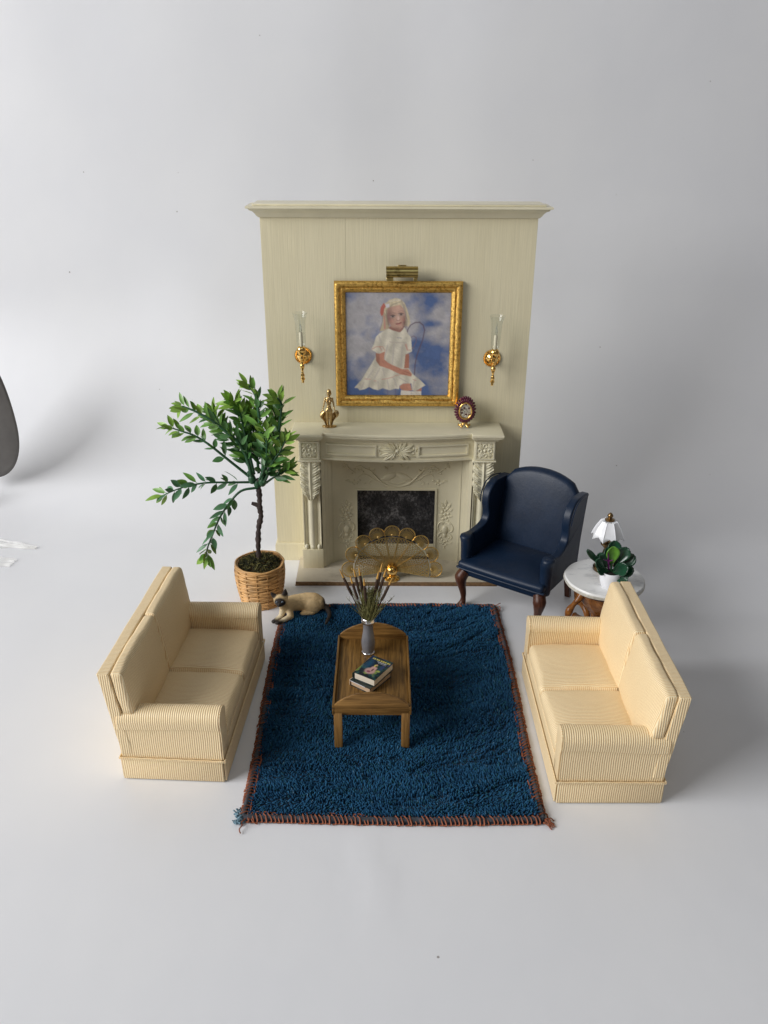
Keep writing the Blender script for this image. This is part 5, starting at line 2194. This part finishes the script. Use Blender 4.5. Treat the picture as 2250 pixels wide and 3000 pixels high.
branch([(1090, 940), (1160, 720), (1200, 540), (1190, 400)], [.05, .12, .16, .16], .015, 13, tone_up, per=5, inner=True)
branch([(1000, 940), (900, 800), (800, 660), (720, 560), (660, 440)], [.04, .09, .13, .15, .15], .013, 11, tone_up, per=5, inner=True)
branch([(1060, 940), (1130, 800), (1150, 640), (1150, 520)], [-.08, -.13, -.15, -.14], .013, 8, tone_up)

# ================================================================== CAT
ct = thing('cat_figurine', 'painted cream and black cat figurine lying on the rug corner', 'cat figurine', (-.82, 7.25, .0))
C0 = Vector((-.82, 7.25, 0))


def cw(x, y, z):
    return Vector((x, y, z)) - C0


mb = MB()
body = [((-.965, 7.215, .175), .062), ((-.925, 7.25, .165), .078), ((-.87, 7.285, .155), .086), ((-.81, 7.31, .150), .088), ((-.75, 7.325, .150), .092), ((-.69, 7.325, .148), .092), ((-.635, 7.32, .128), .078)]
for (c, r), (c2, r2) in zip(body, body[1:]):
    for k in range(4):
        t = k / 4
        p = cw(*c).lerp(cw(*c2), t)
        r_ = lerp(r, r2, t)
        mb.ell(p, (r_, r_ * .95, r_), None, 14, 10)
mb.ell(cw(-.700, 7.265, .125), (.090, .050, .088), None, 14, 10)          # near thigh
mb.cap(cw(-.70, 7.245, .07), cw(-.80, 7.225, .065), .032, .022, 6)         # near hind foot
mb.cap(cw(-.98, 7.19, .19), cw(-.995, 7.155, .245), .052, .045, 5)         # neck
mb.ell(cw(-.995, 7.135, .275), (.070, .060, .062), None, 16, 12)           # head
mb.ell(cw(-1.000, 7.095, .256), (.036, .036, .030), None, 12, 10)          # muzzle
mb.cap(cw(-.925, 7.20, .125), cw(-.905, 7.165, .070), .040, .032, 5)       # near foreleg
mb.cap(cw(-.905, 7.165, .070), cw(-1.005, 7.085, .056), .031, .023, 8)
mb.ell(cw(-1.028, 7.07, .054), (.030, .026, .021), None, 12, 8)
mb.cap(cw(-.985, 7.19, .13), cw(-1.005, 7.17, .070), .036, .026, 5)        # far foreleg
mb.cap(cw(-1.005, 7.17, .070), cw(-1.055, 7.135, .045), .026, .022, 5)
mb.ell(cw(-1.072, 7.128, .032), (.028, .026, .021), None, 12, 8)
for (bx, by, bz), (tx, ty, tz), (mx, my, mz) in (((-.955, 7.150, .305), (-.945, 7.150, .385), (-.962, 7.15, .34)), ((-1.035, 7.145, .300), (-1.085, 7.145, .350), (-1.055, 7.145, .325))):
    for k in range(9):
        t = k / 8
        p = cw(bx, by, bz).lerp(cw(tx, ty, tz), t)
        w = lerp(.040, .012, t ** 1.5)
        mb.ell(p, (w, .013, w * .8), None, 10, 6)
tail = smooth_path([(-.600, 7.32, .115), (-.555, 7.29, .085), (-.525, 7.22, .070), (-.528, 7.14, .066), (-.548, 7.05, .062)], 6)
for i, p in enumerate(tail):
    r = lerp(.030, .017, i / (len(tail) - 1))
    mb.ell(p - C0, (r, r, r), None, 10, 6)
cme = fuse(mb, 'body', .0075, 3)


def cat_col(co):
    p = co + np.array(C0)
    cream = srgb(214, 186, 140)
    pale = srgb(236, 220, 186)
    dark = srgb(34, 30, 32)
    n = fbm(p[:, 0] * 40 + 5, p[:, 2] * 40 + p[:, 1] * 30, 9, 3)
    col = cream * (.8 + .4 * n[:, None])
    k = np.clip((.20 - p[:, 2]) / .1, 0, 1) * np.clip((-.90 - p[:, 0]) / .06, 0, 1)
    col = col * (1 - k[:, None]) + pale * k[:, None]
    br = np.clip((p[:, 2] - .19) / .06, 0, 1) * np.clip((p[:, 0] + .80) / .15, 0, 1) * .4
    col = col * (1 - br[:, None]) + srgb(150, 112, 74) * br[:, None]

    def dk(c, r, soft):
        d = np.sqrt((((p - np.array(c)) / np.array(r)) ** 2).sum(1))
        return np.clip((1 - d) / soft, 0, 1)
    m = np.maximum.reduce([dk((-1.0, 7.068, .272), (.080, .070, .066), .25), dk((-.950, 7.15, .365), (.056, .06, .058), .3), dk((-1.075, 7.145, .338), (.052, .06, .052), .3), dk((-1.03, 7.07, .05), (.085, .075, .05), .5), dk((-1.07, 7.13, .03), (.06, .06, .055), .5), np.clip((p[:, 0] + .610) / .035, 0, 1) * 1.])
    m = m[:, None] * .98
    return col * (1 - m) + dark * m


paint(cme, cat_col)
cb_ = link('body', cme, 'catfur', ct)
for ex, ez in ((-1.026, .283), (-.972, .285)):
    MB().ell(cw(ex, 7.0815, ez), (.0095, .007, .0080), None, 12, 8).build('eye', 'eye', ct, 180)
    MB().ell(cw(ex, 7.0755, ez), (.0050, .003, .0066), None, 10, 6).build('pupil', 'black', ct, 180)
MB().ell(cw(-1.001, 7.060, .262), (.009, .006, .006), None, 10, 6).build('nose', 'black', ct, 180)

# ================================================================== LEFT EDGE: shell chair and tape
sc_t = thing('rounded_panel', 'dark grey rounded panel cut off by the left edge of the picture', 'panel', (-5.02, 9.98, 0))


def shell(u, v):
    a = 2 * PI * u
    r = v
    x = .45 * r * math.copysign(abs(math.cos(a)) ** .9, math.cos(a))
    z = (1.10 if math.sin(a) > 0 else .76) * r * math.copysign(abs(math.sin(a)) ** .95, math.sin(a))
    y = -.10 + .10 * (x / .45) ** 2 + .10 * (z / .9) ** 2 - .10 * (z / .9)
    return (x, y, z + 1.12)


sh = MB().grid(shell, 72, 14).build('curved_board', 'greyshell', sc_t, 60, True)
s_ = sh.modifiers.new('t', 'SOLIDIFY')
s_.thickness = .02
for dx in (-.22, -.12):
    MB().tube([(dx, -.06, .80), (dx * 1.2, -.25, .4), (dx * 1.4, -.45, .012)], .018, 8).build('support', 'black', sc_t)


def tape(P0, P1, w0, w1, label, seed):
    r = random.Random(seed)
    P0, P1 = Vector(P0), Vector(P1)
    d = (P1 - P0)
    s = Vector((-d.y, d.x, 0)).normalized()
    n, m = 40, 14
    c = [r.uniform(0, 6) for _ in range(6)]

    def fn(u, v):
        w = lerp(w0, w1, u)
        # puckers run along the strip
        z = .012 + .014 * math.sin(v * 15 + c[0] + 1.2 * math.sin(u * 5 + c[1])) * (.4 + .6 * math.sin(u * 3 + c[2]) ** 2) + .012 * math.sin(v * 27 + c[3] + 2 * u)
        p = P0.lerp(P1, u) + s * (w * (v - .5) + .008 * math.sin(u * 30 + c[4]))
        return (p.x, p.y, max(.003, z))
    mb = MB().grid(fn, n, m)
    o = mb.build('tape_strip', 'tape', None, 60, False)
    tag(o, label, 'tape', 'crinkled clear tape on the paper floor')
    # move origin to the strip
    cen = (P0 + P1) / 2
    o.data.transform(Matrix.Translation(-cen))
    o.location = cen


tape((-5.3, 9.05, 0), (-4.05, 8.73, 0), .50, .05, 'longer crinkled clear tape strip ending in a point on the floor', 1)
tape((-5.2, 8.50, 0), (-4.17, 8.37, 0), .34, .20, 'shorter crinkled clear tape strip nearer the camera on the floor', 2)
